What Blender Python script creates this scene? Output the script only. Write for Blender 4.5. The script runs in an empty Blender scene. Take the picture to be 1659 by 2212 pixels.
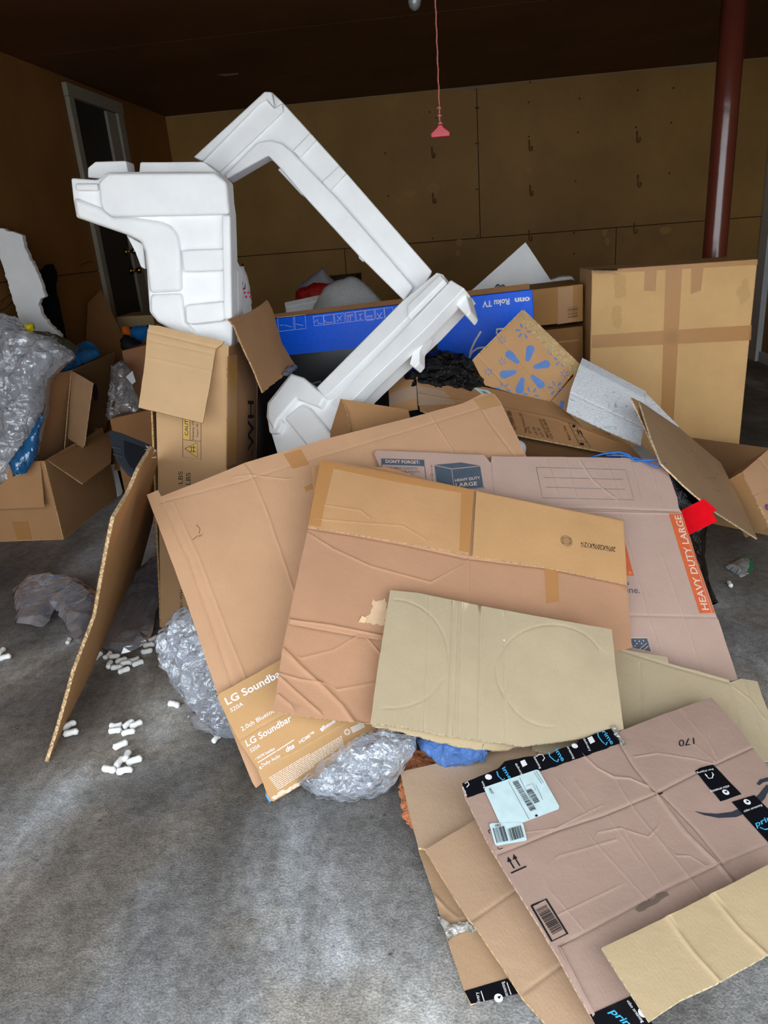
import bpy, bmesh, math, random
from mathutils import Vector, Matrix, noise
from mathutils.geometry import delaunay_2d_cdt

# ------------------------------------------------------------------ camera
FPX, CX, CY = 1590.0, 829.5, 1106.0
RW = Matrix(((0.99350359, -0.0378008, -0.10733923),
             (0.08690555, -0.35694047, 0.93007576),
             (-0.07347132, -0.93336199, -0.35133654)))   # rows: world X, Y, Z in (right, down, forward)
EYE = Vector((0.0, 0.0, 1.31))
scene = bpy.context.scene
COL = scene.collection
cam_data = bpy.data.cameras.new('camera')
cam_data.sensor_fit = 'VERTICAL'
cam_data.sensor_height = 24.0
cam_data.lens = 24.0 * FPX / 2212.0
cam_data.clip_start = 0.02
cam = bpy.data.objects.new('camera', cam_data)
COL.objects.link(cam)
r_, d_, f_ = RW.col[0], RW.col[1], RW.col[2]
cam.matrix_world = Matrix(((r_[0], -d_[0], -f_[0], EYE[0]), (r_[1], -d_[1], -f_[1], EYE[1]),
                           (r_[2], -d_[2], -f_[2], EYE[2]), (0, 0, 0, 1)))
scene.camera = cam

# ------------------------------------------------------------------ light: an overcast sky beyond the open garage door
world = bpy.data.worlds.new('overcast_sky')
scene.world = world
world.use_nodes = True
bg = world.node_tree.nodes['Background']
bg.inputs[0].default_value = (0.87, 0.945, 1.0, 1)
bg.inputs[1].default_value = 2.6
vs = scene.view_settings
vs.view_transform = 'Standard'
vs.look = 'None'
vs.exposure = 0.88
vs.gamma = 1.0
vs.use_curve_mapping = False
scene.cycles.max_bounces = 8
scene.cycles.diffuse_bounces = 5
scene.cycles.transparent_max_bounces = 16
scene.cycles.use_denoising = True
scene.cycles.caustics_reflective = False
scene.cycles.caustics_refractive = False

# ------------------------------------------------------------------ measuring helpers (photo point -> point on a real plane)
def wd(p):
    return RW @ Vector(((p[0] - CX) / FPX, (p[1] - CY) / FPX, 1.0))
def az(x, y, z):
    w = wd((x, y)); return EYE + w * ((z - EYE.z) / w.z)
def ay(x, y, Y):
    w = wd((x, y)); return EYE + w * (Y / w.y)
def ax(x, y, X):
    w = wd((x, y)); return EYE + w * (X / w.x)

def py(x, Y, z):
    lo, hi = -500.0, 3000.0          # photo y at which height z is met at distance Y
    for _ in range(40):
        m = (lo + hi) / 2
        if ay(x, m, Y).z > z: lo = m
        else: hi = m
    return lo
class Pl:
    """a plane in the room: origin o, normal n (towards the viewer), in-plane axes u, v"""
    def __init__(s, o, n, u=None):
        s.o = Vector(o); s.n = Vector(n).normalized()
        if s.n.dot(EYE - s.o) < 0: s.n = -s.n
        if u is None:
            u = s.n.cross(Vector((0, 0, 1)))
            if u.length < 0.05: u = Vector((1, 0, 0))
            if u.x < 0: u = -u
        u = Vector(u); u = u - s.n * u.dot(s.n); s.u = u.normalized(); s.v = s.n.cross(s.u)
        s.h = lambda a, b: 0.0
    def hit(s, p):
        w = wd(p); return EYE + w * (s.n.dot(s.o - EYE) / s.n.dot(w))
    def loc(s, p):
        q = s.hit(p) - s.o; return Vector((q.dot(s.u), q.dot(s.v)))
    def inv(s, P):
        q = Vector(P) - s.o; return Vector((q.dot(s.u), q.dot(s.v)))
    def pt(s, a, b, off=0.0):
        return s.o + s.u * a + s.v * b + s.n * off
    def shift(s, d):
        q = Pl(s.o + s.n * d, s.n, s.u); return q
    def along(s, p, q):
        a, b = s.hit(p), s.hit(q); r = Pl(s.o, s.n, b - a); return r
def slope(p, z, ex, ey):
    ex, ey = math.radians(ex), math.radians(ey)
    return Pl(az(p[0], p[1], z), (-math.tan(ex), -math.tan(ey), 1.0))
def three(a, b, c):
    a, b, c = Vector(a), Vector(b), Vector(c); return Pl(a, (b - a).cross(c - a))
def wallY(Y): return Pl((0, Y, 0), (0, -1, 0), (1, 0, 0))

# ------------------------------------------------------------------ materials
def lin(c):
    return tuple(((v / 255.0) / 12.92 if v / 255.0 <= 0.04045 else ((v / 255.0 + 0.055) / 1.055) ** 2.4) for v in c) + (1.0,)
class Nt:
    def __init__(s, name):
        s.m = bpy.data.materials.new(name); s.m.use_nodes = True
        s.t = s.m.node_tree; s.t.nodes.clear()
        s.out = s.t.nodes.new('ShaderNodeOutputMaterial')
    def n(s, kind, **kw):
        nd = s.t.nodes.new('ShaderNode' + kind)
        for k, v in kw.items():
            if hasattr(nd, k) and k not in nd.inputs: setattr(nd, k, v)
            else: nd.inputs[k].default_value = v
        return nd
    def l(s, a, b): s.t.links.new(a, b)
    def bsdf(s, **kw):
        b = s.n('BsdfPrincipled')
        for k, v in kw.items(): b.inputs[k.replace('_', ' ')].default_value = v
        s.l(b.outputs[0], s.out.inputs[0]); return b
    def ramp(s, src, stops):
        r = s.n('ValToRGB'); e = r.color_ramp.elements
        while len(e) < len(stops): e.new(0.5)
        for q, (p, c) in zip(e, stops):
            q.position = p; q.color = c if len(c) == 4 else tuple(c) + (1,)
        s.l(src, r.inputs[0]); return r
    def bump(s, src, strength, dist, prev=None):
        b = s.n('Bump'); b.inputs['Strength'].default_value = strength; b.inputs['Distance'].default_value = dist
        s.l(src, b.inputs['Height'])
        if prev: s.l(prev.outputs[0], b.inputs['Normal'])
        return b
MATS = {}
def sc4(c, k): return (c[0] * k, c[1] * k, c[2] * k, 1)
def card(rgb, flute='v', rough=0.78, flute_amt=0.14):
    key = ('card', rgb, flute)
    if key in MATS: return MATS[key]
    t = Nt('cardboard'); c = lin(rgb)
    uv = t.n('UVMap'); mp = t.n('Mapping')
    mp.inputs['Scale'].default_value = (1, 3.0, 1) if flute == 'v' else (3.0, 1, 1)
    t.l(uv.outputs[0], mp.inputs[0])
    fib = t.n('TexNoise', Scale=210.0, Detail=4.0, Roughness=0.7); t.l(mp.outputs[0], fib.inputs['Vector'])
    blot = t.n('TexNoise', Scale=5.0, Detail=5.0, Roughness=0.6); t.l(uv.outputs[0], blot.inputs['Vector'])
    r1 = t.ramp(fib.outputs[0], [(0.25, sc4(c, 0.88)), (0.75, sc4(c, 1.1))])
    r2 = t.ramp(blot.outputs[0], [(0.25, (0.9, 0.885, 0.87, 1)), (0.7, (1.04, 1.03, 1.02, 1))])
    mx = t.n('MixRGB', blend_type='MULTIPLY'); mx.inputs[0].default_value = 1.0
    t.l(r1.outputs[0], mx.inputs[1]); t.l(r2.outputs[0], mx.inputs[2])
    b = t.bsdf(Roughness=rough); b.inputs['Specular IOR Level'].default_value = 0.25
    t.l(mx.outputs[0], b.inputs['Base Color'])
    wv = t.n('TexWave', Scale=40.0, Distortion=0.6); wv.bands_direction = 'X' if flute == 'v' else 'Y'
    t.l(uv.outputs[0], wv.inputs['Vector'])
    b1 = t.bump(wv.outputs[1], 0.10 * flute_amt, 0.004); b2 = t.bump(fib.outputs[0], 0.12, 0.0015, b1)
    b3 = t.bump(blot.outputs[0], 0.25, 0.02, b2)
    t.l(b3.outputs[0], b.inputs['Normal'])
    MATS[key] = t.m; return t.m
def edge(rgb):
    key = ('edge', rgb)
    if key in MATS: return MATS[key]
    t = Nt('corrugated_edge'); c = lin(rgb)
    tc = t.n('TexCoord'); ns = t.n('TexNoise', Scale=160.0, Detail=2.0); t.l(tc.outputs['Object'], ns.inputs['Vector'])
    r = t.ramp(ns.outputs[0], [(0.35, sc4(c, 0.5)), (0.6, sc4(c, 1.15))])
    b = t.bsdf(Roughness=0.9); t.l(r.outputs[0], b.inputs['Base Color']); MATS[key] = t.m; return t.m
def flat(name, rgb, rough=0.6, spec=0.3, metal=0.0, bump=0.0, bscale=40.0, bdist=0.01):
    key = ('flat', name, rgb)
    if key in MATS: return MATS[key]
    t = Nt(name); c = lin(rgb)
    tc = t.n('TexCoord'); ns = t.n('TexNoise', Scale=bscale, Detail=4.0); t.l(tc.outputs['Object'], ns.inputs['Vector'])
    r = t.ramp(ns.outputs[0], [(0.3, sc4(c, 0.92)), (0.7, sc4(c, 1.05))])
    b = t.bsdf(Roughness=rough, Metallic=metal); b.inputs['Specular IOR Level'].default_value = spec
    t.l(r.outputs[0], b.inputs['Base Color'])
    if bump:
        bb = t.bump(ns.outputs[0], bump, bdist); t.l(bb.outputs[0], b.inputs['Normal'])
    MATS[key] = t.m; return t.m
def tape(rgb, rough=0.28, alpha=0.75):
    key = ('tape', rgb, alpha)
    if key in MATS: return MATS[key]
    t = Nt('packing_tape'); c = lin(rgb)
    b = t.bsdf(Roughness=rough, Alpha=alpha); b.inputs['Base Color'].default_value = c
    uv = t.n('UVMap'); ns = t.n('TexNoise', Scale=90.0, Detail=3.0); t.l(uv.outputs[0], ns.inputs['Vector'])
    bb = t.bump(ns.outputs[0], 0.06, 0.002); t.l(bb.outputs[0], b.inputs['Normal'])
    MATS[key] = t.m; return t.m
def eps():
    if 'eps' in MATS: return MATS['eps']
    t = Nt('expanded_polystyrene')
    tc = t.n('TexCoord'); vo = t.n('TexVoronoi', Scale=230.0); t.l(tc.outputs['Object'], vo.inputs['Vector'])
    ns = t.n('TexNoise', Scale=9.0, Detail=5.0); t.l(tc.outputs['Object'], ns.inputs['Vector'])
    r = t.ramp(ns.outputs[0], [(0.3, (0.88, 0.885, 0.89, 1)), (0.65, (0.95, 0.95, 0.95, 1))])
    b = t.bsdf(Roughness=0.55); b.inputs['Specular IOR Level'].default_value = 0.35
    t.l(r.outputs[0], b.inputs['Base Color'])
    b1 = t.bump(vo.outputs['Distance'], 0.25, 0.002); b2 = t.bump(ns.outputs[0], 0.12, 0.02, b1)
    t.l(b2.outputs[0], b.inputs['Normal']); MATS['eps'] = t.m; return t.m
def film(name, rgb, amount=0.45, rough=0.12, scale=14.0, bumpd=0.02, cell=0.0, gloss=1.6):
    """thin see-through plastic: clear where it faces you, shiny and milky along its folds"""
    key = ('film', name, rgb, amount)
    if key in MATS: return MATS[key]
    t = Nt(name); c = lin(rgb)
    tc = t.n('TexCoord')
    ns = t.n('TexNoise', Scale=scale, Detail=5.0, Roughness=0.55, Distortion=0.8); ns.noise_type = 'RIDGED_MULTIFRACTAL'; t.l(tc.outputs['Object'], ns.inputs['Vector'])
    n2 = t.n('TexNoise', Scale=scale * 0.7, Detail=4.0, Distortion=1.5); t.l(tc.outputs['Object'], n2.inputs['Vector'])
    b1 = t.bump(n2.outputs[0], 0.8, bumpd * 1.3); last = t.bump(ns.outputs[0], 0.55, bumpd * 0.35, b1)
    if cell:
        v2 = t.n('TexVoronoi', Scale=cell); t.l(tc.outputs['Object'], v2.inputs['Vector'])
        last = t.bump(v2.outputs['Distance'], 0.35, 0.004, last)
    gl = t.n('BsdfGlossy'); gl.inputs['Roughness'].default_value = rough; gl.inputs['Color'].default_value = (1, 1, 1, 1)
    df = t.n('BsdfDiffuse'); df.inputs['Color'].default_value = c
    for q in (gl, df): t.l(last.outputs[0], q.inputs['Normal'])
    tr = t.n('BsdfTransparent'); tr.inputs['Color'].default_value = (0.975, 0.98, 0.985, 1) if cell or max(rgb) - min(rgb) < 60 else tuple(0.3 + 0.7 * v for v in c[:3]) + (1,)
    mr = t.n('MapRange'); mr.inputs['From Min'].default_value = 0.35; mr.inputs['From Max'].default_value = 0.75
    mr.inputs['To Min'].default_value = amount * 0.75; mr.inputs['To Max'].default_value = min(1.0, amount * 1.35); t.l(n2.outputs[0], mr.inputs['Value'])
    m1 = t.n('MixShader'); t.l(mr.outputs[0], m1.inputs[0]); t.l(tr.outputs[0], m1.inputs[1]); t.l(df.outputs[0], m1.inputs[2])
    fn = t.n('Fresnel', IOR=1.55); t.l(last.outputs[0], fn.inputs['Normal'])
    f2 = t.n('Math', operation='MULTIPLY_ADD'); f2.inputs[1].default_value = gloss; f2.inputs[2].default_value = 0.04; f2.use_clamp = True; t.l(fn.outputs[0], f2.inputs[0])
    mx = t.n('MixShader'); t.l(f2.outputs[0], mx.inputs[0]); t.l(m1.outputs[0], mx.inputs[1]); t.l(gl.outputs[0], mx.inputs[2])
    t.l(mx.outputs[0], t.out.inputs[0]); MATS[key] = t.m; return t.m
def wearm(rgb, alpha=0.42):
    key = ('wear', rgb, alpha)
    if key in MATS: return MATS[key]
    t = Nt('rubbed_fibre'); b = t.bsdf(Roughness=.85, Alpha=alpha); b.inputs['Base Color'].default_value = lin(rgb); b.inputs['Specular IOR Level'].default_value = .1
    MATS[key] = t.m; return t.m
def crumple(name, rgb, rough=0.3, scale=16.0, dist=0.03, spec=0.5):
    key = ('crumple', name, rgb)
    if key in MATS: return MATS[key]
    t = Nt(name); c = lin(rgb); tc = t.n('TexCoord')
    ns = t.n('TexNoise', Scale=scale, Detail=6.0, Roughness=0.6, Distortion=1.5); t.l(tc.outputs['Object'], ns.inputs['Vector'])
    b = t.bsdf(Roughness=rough); b.inputs['Base Color'].default_value = c; b.inputs['Specular IOR Level'].default_value = spec
    bb = t.bump(ns.outputs[0], 0.8, dist); t.l(bb.outputs[0], b.inputs['Normal']); MATS[key] = t.m; return t.m

# ------------------------------------------------------------------ mesh helpers
BASE = {}
def mk(name, verts, faces, mats, parent=None, uvs=None, fmat=None, smooth=None, sharp=None, base=None):
    """one mesh object; a part's vertices are stored relative to its thing"""
    verts = [Vector(v) for v in verts]
    if parent is not None: b = BASE[parent.name]
    else:
        if base is None:
            n = len(verts); b = Vector((sum(v.x for v in verts) / n, sum(v.y for v in verts) / n, min(v.z for v in verts)))
        else: b = Vector(base)
    me = bpy.data.meshes.new(name)
    me.from_pydata([tuple(v - b) for v in verts], [], faces)
    o = bpy.data.objects.new(name, me); COL.objects.link(o)
    for m in (mats if isinstance(mats, (list, tuple)) else [mats]): me.materials.append(m)
    if fmat: me.polygons.foreach_set('material_index', fmat)
    if smooth is True: me.polygons.foreach_set('use_smooth', [True] * len(me.polygons))
    elif smooth: me.polygons.foreach_set('use_smooth', smooth)
    if uvs is not None:
        lay = me.uv_layers.new(name='UVMap'); vi = [0] * len(me.loops); me.loops.foreach_get('vertex_index', vi)
        flatuv = []
        for i in vi: flatuv += [uvs[i][0], uvs[i][1]]
        lay.data.foreach_set('uv', flatuv)
    if sharp:
        ss = set(tuple(sorted(e)) for e in sharp)
        for e in me.edges:
            if tuple(sorted(e.vertices)) in ss: e.use_edge_sharp = True
    if parent is not None: o.parent = parent; BASE[o.name] = b
    else: o.location = b; BASE[o.name] = b
    return o
def tag(o, label, cat, group=None, kind=None):
    if label: o['label'] = label
    if cat: o['category'] = cat
    if group: o['group'] = group
    if kind: o['kind'] = kind
    return o
def empty(name, loc):
    o = bpy.data.objects.new(name, None); COL.objects.link(o); o.location = loc; BASE[o.name] = Vector(loc); o.empty_display_size = 0.05
    return o
def bev(o, w, seg=2, ang=0.5):
    m = o.modifiers.new('bevel', 'BEVEL'); m.width = w; m.segments = seg; m.limit_method = 'ANGLE'; m.angle_limit = ang
    m.harden_normals = False
    o.data.polygons.foreach_set('use_smooth', [True] * len(o.data.polygons))
    n = o.modifiers.new('normals', 'WEIGHTED_NORMAL'); n.keep_sharp = True
    return o

def seg_d(p, a, b):
    ab = b - a; L = ab.length_squared
    t = 0 if L < 1e-12 else max(0, min(1, (p - a).dot(ab) / L))
    return (p - a - ab * t).length
def line_d(p, pts):
    return min(seg_d(p, pts[i], pts[i + 1]) for i in range(len(pts) - 1))
def inside(p, poly):
    c = False; n = len(poly); j = n - 1
    for i in range(n):
        a, b = poly[i], poly[j]
        if (a.y > p.y) != (b.y > p.y) and p.x < (b.x - a.x) * (p.y - a.y) / (b.y - a.y) + a.x: c = not c
        j = i
    return c
def resample(poly, step, jit, rnd, closed=True):
    out = []; n = len(poly)
    for i in range(n if closed else n - 1):
        a, b = poly[i], poly[(i + 1) % n]; d = b - a; L = d.length; k = max(1, int(L / step))
        nv = Vector((-d.y, d.x)) / max(L, 1e-9)
        for q in range(k):
            p = a + d * (q / k)
            if q and jit: p = p + nv * rnd.uniform(-jit, jit)
            out.append(p)
    if not closed: out.append(poly[-1].copy())
    return out
def fill(poly, lines, grid, rnd):
    """constrained triangulation of a polygon with crease lines and interior points"""
    vs_ = list(poly); n = len(poly); edges = []
    for ln in lines:
        k = len(vs_); vs_ += ln; edges += [(k + i, k + i + 1) for i in range(len(ln) - 1)]
    if grid:
        x0 = min(p.x for p in poly); x1 = max(p.x for p in poly); y0 = min(p.y for p in poly); y1 = max(p.y for p in poly)
        nx, ny = int((x1 - x0) / grid) + 1, int((y1 - y0) / grid) + 1
        cl = poly + [poly[0]]
        for i in range(nx):
            for j in range(ny):
                p = Vector((x0 + (i + 0.5 + rnd.uniform(-.2, .2)) * grid, y0 + (j + 0.5 + rnd.uniform(-.2, .2)) * grid))
                if not inside(p, poly) or line_d(p, cl) < grid * 0.4: continue
                if any(line_d(p, ln) < 0.008 for ln in lines[::7]): continue
                vs_.append(p)
    vo, eo, fo, _, _, _ = delaunay_2d_cdt(vs_, edges, [list(range(n))], 1, 1e-6)
    return vo, [list(f) for f in fo]
def bound(faces):
    cnt = {}
    for f in faces:
        for i in range(len(f)):
            e = (f[i], f[(i + 1) % len(f)]); k = tuple(sorted(e))
            cnt.setdefault(k, []).append(e)
    return [v[0] for v in cnt.values() if len(v) == 1]

def offset_line(ln, d):
    out = []
    for i, p in enumerate(ln):
        a = ln[max(0, i - 1)]; b = ln[min(len(ln) - 1, i + 1)]; t = (b - a).normalized()
        out.append(p + Vector((-t.y, t.x)) * d)
    return out
def sheet(name, pl, outline, mat, emat, thick=0.005, creases=(), bends=(), warp=0.004, wfreq=2.2, seed=1, parent=None,
          grid=0.05, jit=0.0006, step=0.03, local=False, uvk=1.0, back=None, wear=None):
    """a sheet of board with real thickness, pressed creases (height, width) and bends; photo outline -> plane"""
    rnd = random.Random(seed)
    poly = [Vector(p) for p in outline] if local else [pl.loc(p) for p in outline]
    A = sum(poly[i].x * poly[(i + 1) % len(poly)].y - poly[(i + 1) % len(poly)].x * poly[i].y for i in range(len(poly)))
    if A < 0: poly = poly[::-1]
    poly = resample(poly, step, jit, rnd)
    crs = []; lines = []
    for pts, h, w in creases:
        q = [Vector(p) if local else pl.loc(p) for p in pts]
        q = resample(q, 0.03, 0.0, rnd, closed=False); crs.append((q, h, w)); 
        lines += [q, offset_line(q, w), offset_line(q, -w), offset_line(q, 2.6 * w), offset_line(q, -2.6 * w), offset_line(q, 4.2 * w), offset_line(q, -4.2 * w)]
    sd = seed * 7.31
    def hf(a, b, up=False):
        p = Vector((a, b)); h = warp * noise.noise(Vector((a * wfreq, b * wfreq, sd))) if warp else 0.0
        for q, ch, w in crs:
            d = line_d(p, q)
            if d < 4 * w and not (up and ch < 0): h += ch * math.exp(-(d / w) ** 2 * 1.2)
        return h
    pl.h = lambda a, b: hf(a, b, True)
    vo, fo = fill(poly, lines, grid, rnd)
    n = len(vo)
    top = [pl.pt(p.x, p.y, hf(p.x, p.y)) for p in vo]; bot = [pl.pt(p.x, p.y, hf(p.x, p.y) - thick) for p in vo]
    uv = [(p.x * uvk, p.y * uvk) for p in vo]
    be = bound(fo)
    # side strip with its own vertices
    sidev = []; side = []; suv = []
    for (i, j) in be:
        k = 2 * n + len(sidev); sidev += [top[i], top[j], bot[j], bot[i]]; suv += [uv[i], uv[j], uv[j], uv[i]]
        side.append([k + 1, k, k + 3, k + 2])
    faces = fo + [[i + n for i in f[::-1]] for f in fo] + side
    ms = [mat, emat] + ([back] if back else [])
    wear_ = crs if wear else []
    fm = [0] * len(fo) + [2 if back else 0] * len(fo) + [1] * len(side)
    sm = [True] * (2 * len(fo)) + [False] * len(side)
    o = mk(name, top + bot + sidev, faces, ms, parent, uv + uv + suv, fm, sm)
    if wear_:
        polys = []
        for q, ch, w in wear_:
            for i in range(len(q) - 1):
                if not (inside(q[i], poly) and inside(q[i + 1], poly)): continue
                t = (q[i + 1] - q[i]).normalized(); nv = Vector((-t.y, t.x)) * rnd.uniform(.0005, .0011)
                polys.append([q[i] - nv, q[i + 1] - nv, q[i + 1] + nv, q[i] + nv])
        if polys: multi('crease_wear_marks', pl, polys, wear, parent or o, .0005)
    return o
def decal(name, pl, outline, mat, parent, off=0.0007, grid=0.04, jit=0.0, seed=3, local=False, step=0.05, round_=0.0):
    rnd = random.Random(seed)
    poly = [Vector(p) for p in outline] if local else [pl.loc(p) for p in outline]
    A = sum(poly[i].x * poly[(i + 1) % len(poly)].y - poly[(i + 1) % len(poly)].x * poly[i].y for i in range(len(poly)))
    if A < 0: poly = poly[::-1]
    poly = resample(poly, step, jit, rnd)
    vo, fo = fill(poly, [], grid, rnd)
    return mk(name, [pl.pt(p.x, p.y, pl.h(p.x, p.y) + off) for p in vo], fo, mat, parent, [(p.x, p.y) for p in vo], smooth=True)
def multi(name, pl, polys, mat, parent, off=0.0009):
    """several small flat marks printed on one surface (local coordinates)"""
    V = []; F = []; U = []
    for poly in polys:
        A = sum(poly[i].x * poly[(i + 1) % len(poly)].y - poly[(i + 1) % len(poly)].x * poly[i].y for i in range(len(poly)))
        if A < 0: poly = poly[::-1]
        k = len(V); V += [pl.pt(p.x, p.y, pl.h(p.x, p.y) + off) for p in poly]; U += [(p.x, p.y) for p in poly]
        F.append(list(range(k, k + len(poly))))
    o = mk(name, V, F, mat, parent, U)
    if len(polys) > 1 and any(k in name for k in ('fine_print', 'icons', 'ticks', 'lines', 'marks', 'scribble', 'swirls', 'dots', 'brackets', 'seal', 'printed_line', 'barcode', 'symbols', 'scuff')): o['kind'] = 'stuff'
    return o
def quads(pl, lst): return [[pl.loc(p) for p in q] for q in lst]
def stroke_polys(pl, pts, w, local=False):
    q = [Vector(p) for p in pts] if local else [pl.loc(p[:2]) for p in pts]
    ws = [p[2] if len(p) > 2 else w for p in pts] if not local else [w] * len(q)
    out = []
    L = [None] * len(q); Rr = [None] * len(q)
    for i, p in enumerate(q):
        a = q[max(0, i - 1)]; b = q[min(len(q) - 1, i + 1)]; t = (b - a).normalized(); nv = Vector((-t.y, t.x)) * ws[i] * 0.5
        L[i], Rr[i] = p + nv, p - nv
    for i in range(len(q) - 1): out.append([Rr[i], Rr[i + 1], L[i + 1], L[i]])
    return out
def strokes(name, pl, lines, w, mat, parent, off=0.0009):
    polys = []
    for ln in lines: polys += stroke_polys(pl, ln, w)
    return multi(name, pl, polys, mat, parent, off)
CAP = 0.70
def text(s, pl, A, B, C, mat, parent, bold=0.0, name='lettering', off=0.0011):
    """printed words: baseline A -> B, cap height towards C, laid on the surface"""
    cu = bpy.data.curves.new('type', 'FONT'); cu.body = s; cu.size = 1.0; cu.offset = bold; cu.resolution_u = 3; cu.fill_mode = 'FRONT'
    ob = bpy.data.objects.new('type', cu); COL.objects.link(ob)
    dg = bpy.context.evaluated_depsgraph_get(); ev = ob.evaluated_get(dg); me = ev.to_mesh()
    vs_ = [v.co.copy() for v in me.vertices]; fs = [list(p.vertices) for p in me.polygons]
    ev.to_mesh_clear(); bpy.data.objects.remove(ob); bpy.data.curves.remove(cu)
    if not vs_: return None
    x0 = min(v.x for v in vs_); x1 = max(v.x for v in vs_)
    a, b, c = pl.loc(A), pl.loc(B), pl.loc(C)
    P = [a + (b - a) * ((v.x - x0) / (x1 - x0)) + (c - a) * (v.y / CAP) for v in vs_]
    flip = (b - a).cross(c - a) < 0
    if flip: fs = [f[::-1] for f in fs]
    return mk(name, [pl.pt(p.x, p.y, pl.h(p.x, p.y) + off) for p in P], fs, mat, parent, [(p.x, p.y) for p in P])
def bars(pl, A, B, W, seed, mat, parent, n=34, name='barcode', off=0.0011):
    """bar code: stripes along A -> B, each running from the axis to axis + (W - A)"""
    rnd = random.Random(seed); a, b, w = pl.loc(A), pl.loc(B), pl.loc(W); w = w - a; polys = []; t = 0.0; u = 1.0 / n / 2
    while t < 1 - u * 2:
        k = rnd.choice([1, 1, 2, 3]) * u * 0.55; p = a + (b - a) * t; q = a + (b - a) * min(1, t + k)
        polys.append([p, q, q + w, p + w]); t += k + rnd.choice([1, 1, 2]) * u * 0.7
    return multi(name, pl, polys, mat, parent, off)
def ell(pl, c, r, n=20, ry=None, rot=0):
    c = pl.loc(c); ry = ry or r
    return [c + Vector((math.cos(t) * r, math.sin(t) * ry)) for t in [2 * math.pi * i / n for i in range(n)]]
def ring(pl, c, r, w, n=24):
    c = pl.loc(c); out = []
    for i in range(n):
        t0, t1 = 2 * math.pi * i / n, 2 * math.pi * (i + 1) / n
        d0, d1 = Vector((math.cos(t0), math.sin(t0))), Vector((math.cos(t1), math.sin(t1)))
        out.append([c + d0 * r, c + d1 * r, c + d1 * (r - w), c + d0 * (r - w)])
    return out

def prism(name, pl, outline, off, depth, mat, parent=None, bevel=0.006, seg=2, local=False, jit=0.0, seed=5):
    """solid of an outline on a plane (moved off towards the viewer), depth behind it"""
    p2 = pl.shift(off)
    poly = [Vector(p) for p in outline] if local else [p2.loc(p) for p in outline]
    A = sum(poly[i].x * poly[(i + 1) % len(poly)].y - poly[(i + 1) % len(poly)].x * poly[i].y for i in range(len(poly)))
    if A < 0: poly = poly[::-1]
    if jit: poly = resample(poly, 0.012, jit, random.Random(seed))
    n = len(poly); V = [p2.pt(p.x, p.y) for p in poly] + [p2.pt(p.x, p.y, -depth) for p in poly]
    F = [list(range(n)), list(range(2 * n - 1, n - 1, -1))] + [[(i + 1) % n, i, i + n, (i + 1) % n + n] for i in range(n)]
    o = mk(name, V, F, mat, parent, [(p.x, p.y) for p in poly] * 2)
    if bevel: bev(o, bevel, seg)
    return o
def pillow(name, pl, outline, front, backd, mat, parent=None, amp=0.02, freq=9.0, seed=1, grid=0.02, reach=0.12, floor=0.003, ridged=True,
           local=False, jit=0.004, sharpness=0.5, facet=False):
    """a soft crumpled body (bag, wrap, cloth) with the outline on a plane and its own bulk"""
    rnd = random.Random(seed)
    poly = [Vector(p) for p in outline] if local else [pl.loc(p) for p in outline]
    A = sum(poly[i].x * poly[(i + 1) % len(poly)].y - poly[(i + 1) % len(poly)].x * poly[i].y for i in range(len(poly)))
    if A < 0: poly = poly[::-1]
    poly = resample(poly, grid, jit, rnd)
    vo, fo = fill(poly, [], grid, rnd)
    cl = poly + [poly[0]]; n = len(vo); F = []; B = []
    for p in vo:
        d = line_d(p, cl); k = min(1.0, d / reach); prof = (1 - (1 - k) ** 2) ** sharpness if k > 0 else 0.0
        q = Vector((p.x * freq, p.y * freq, seed * 3.7))
        nz = (0.9 - abs(noise.noise(q)) * 2.2) * 0.6 + (0.5 - abs(noise.noise(q * 2.3)) * 1.6) * 0.4 if ridged else noise.fractal(q, 0.8, 2.1, 4)
        nz2 = noise.fractal(q + Vector((9, 4, 2)), 0.8, 2.1, 3)
        e = min(1.0, d / (reach * 0.3))
        f_w = pl.pt(p.x, p.y, front * prof + amp * nz * e); b_w = pl.pt(p.x, p.y, -backd * prof - amp * 0.6 * nz2 * e - 0.0015 * e)
        f_w.z = max(f_w.z, floor + 0.002); b_w.z = max(b_w.z, floor)
        F.append(f_w); B.append(b_w)
    faces = fo + [[i + n for i in f[::-1]] for f in fo] + [[j, i, i + n, j + n] for (i, j) in bound(fo)]
    uv = [(p.x, p.y) for p in vo]
    return mk(name, F + B, faces, mat, parent, uv + uv, smooth=not facet)
def boxm(name, corners, mat, parent=None, bevel=0.003, uvscale=1.0):
    """closed box from 4 front corners (bl, br, tr, tl) and the back offset vector, own vertices per face for uv"""
    bl, br, tr, tl, dv = [Vector(c) for c in corners]
    P = [bl, br, tr, tl, bl + dv, br + dv, tr + dv, tl + dv]
    Fi = [(0, 1, 2, 3), (5, 4, 7, 6), (4, 0, 3, 7), (1, 5, 6, 2), (3, 2, 6, 7), (4, 5, 1, 0)]
    me_v = P; o = mk(name, me_v, [list(f) for f in Fi], mat, parent)
    lay = o.data.uv_layers.new(name='UVMap')
    for poly in o.data.polygons:
        vs_ = [P[i] for i in poly.vertices]; u = (vs_[1] - vs_[0]).normalized(); w = (vs_[3] - vs_[0]); w = (w - u * w.dot(u)).normalized()
        for li, q in zip(poly.loop_indices, vs_): lay.data[li].uv = ((q - vs_[0]).dot(u) * uvscale, (q - vs_[0]).dot(w) * uvscale)
    if bevel: bev(o, bevel, 2)
    return o
def face(o, a, b, c):  # plane through three world points
    return three(a, b, c)
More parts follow.
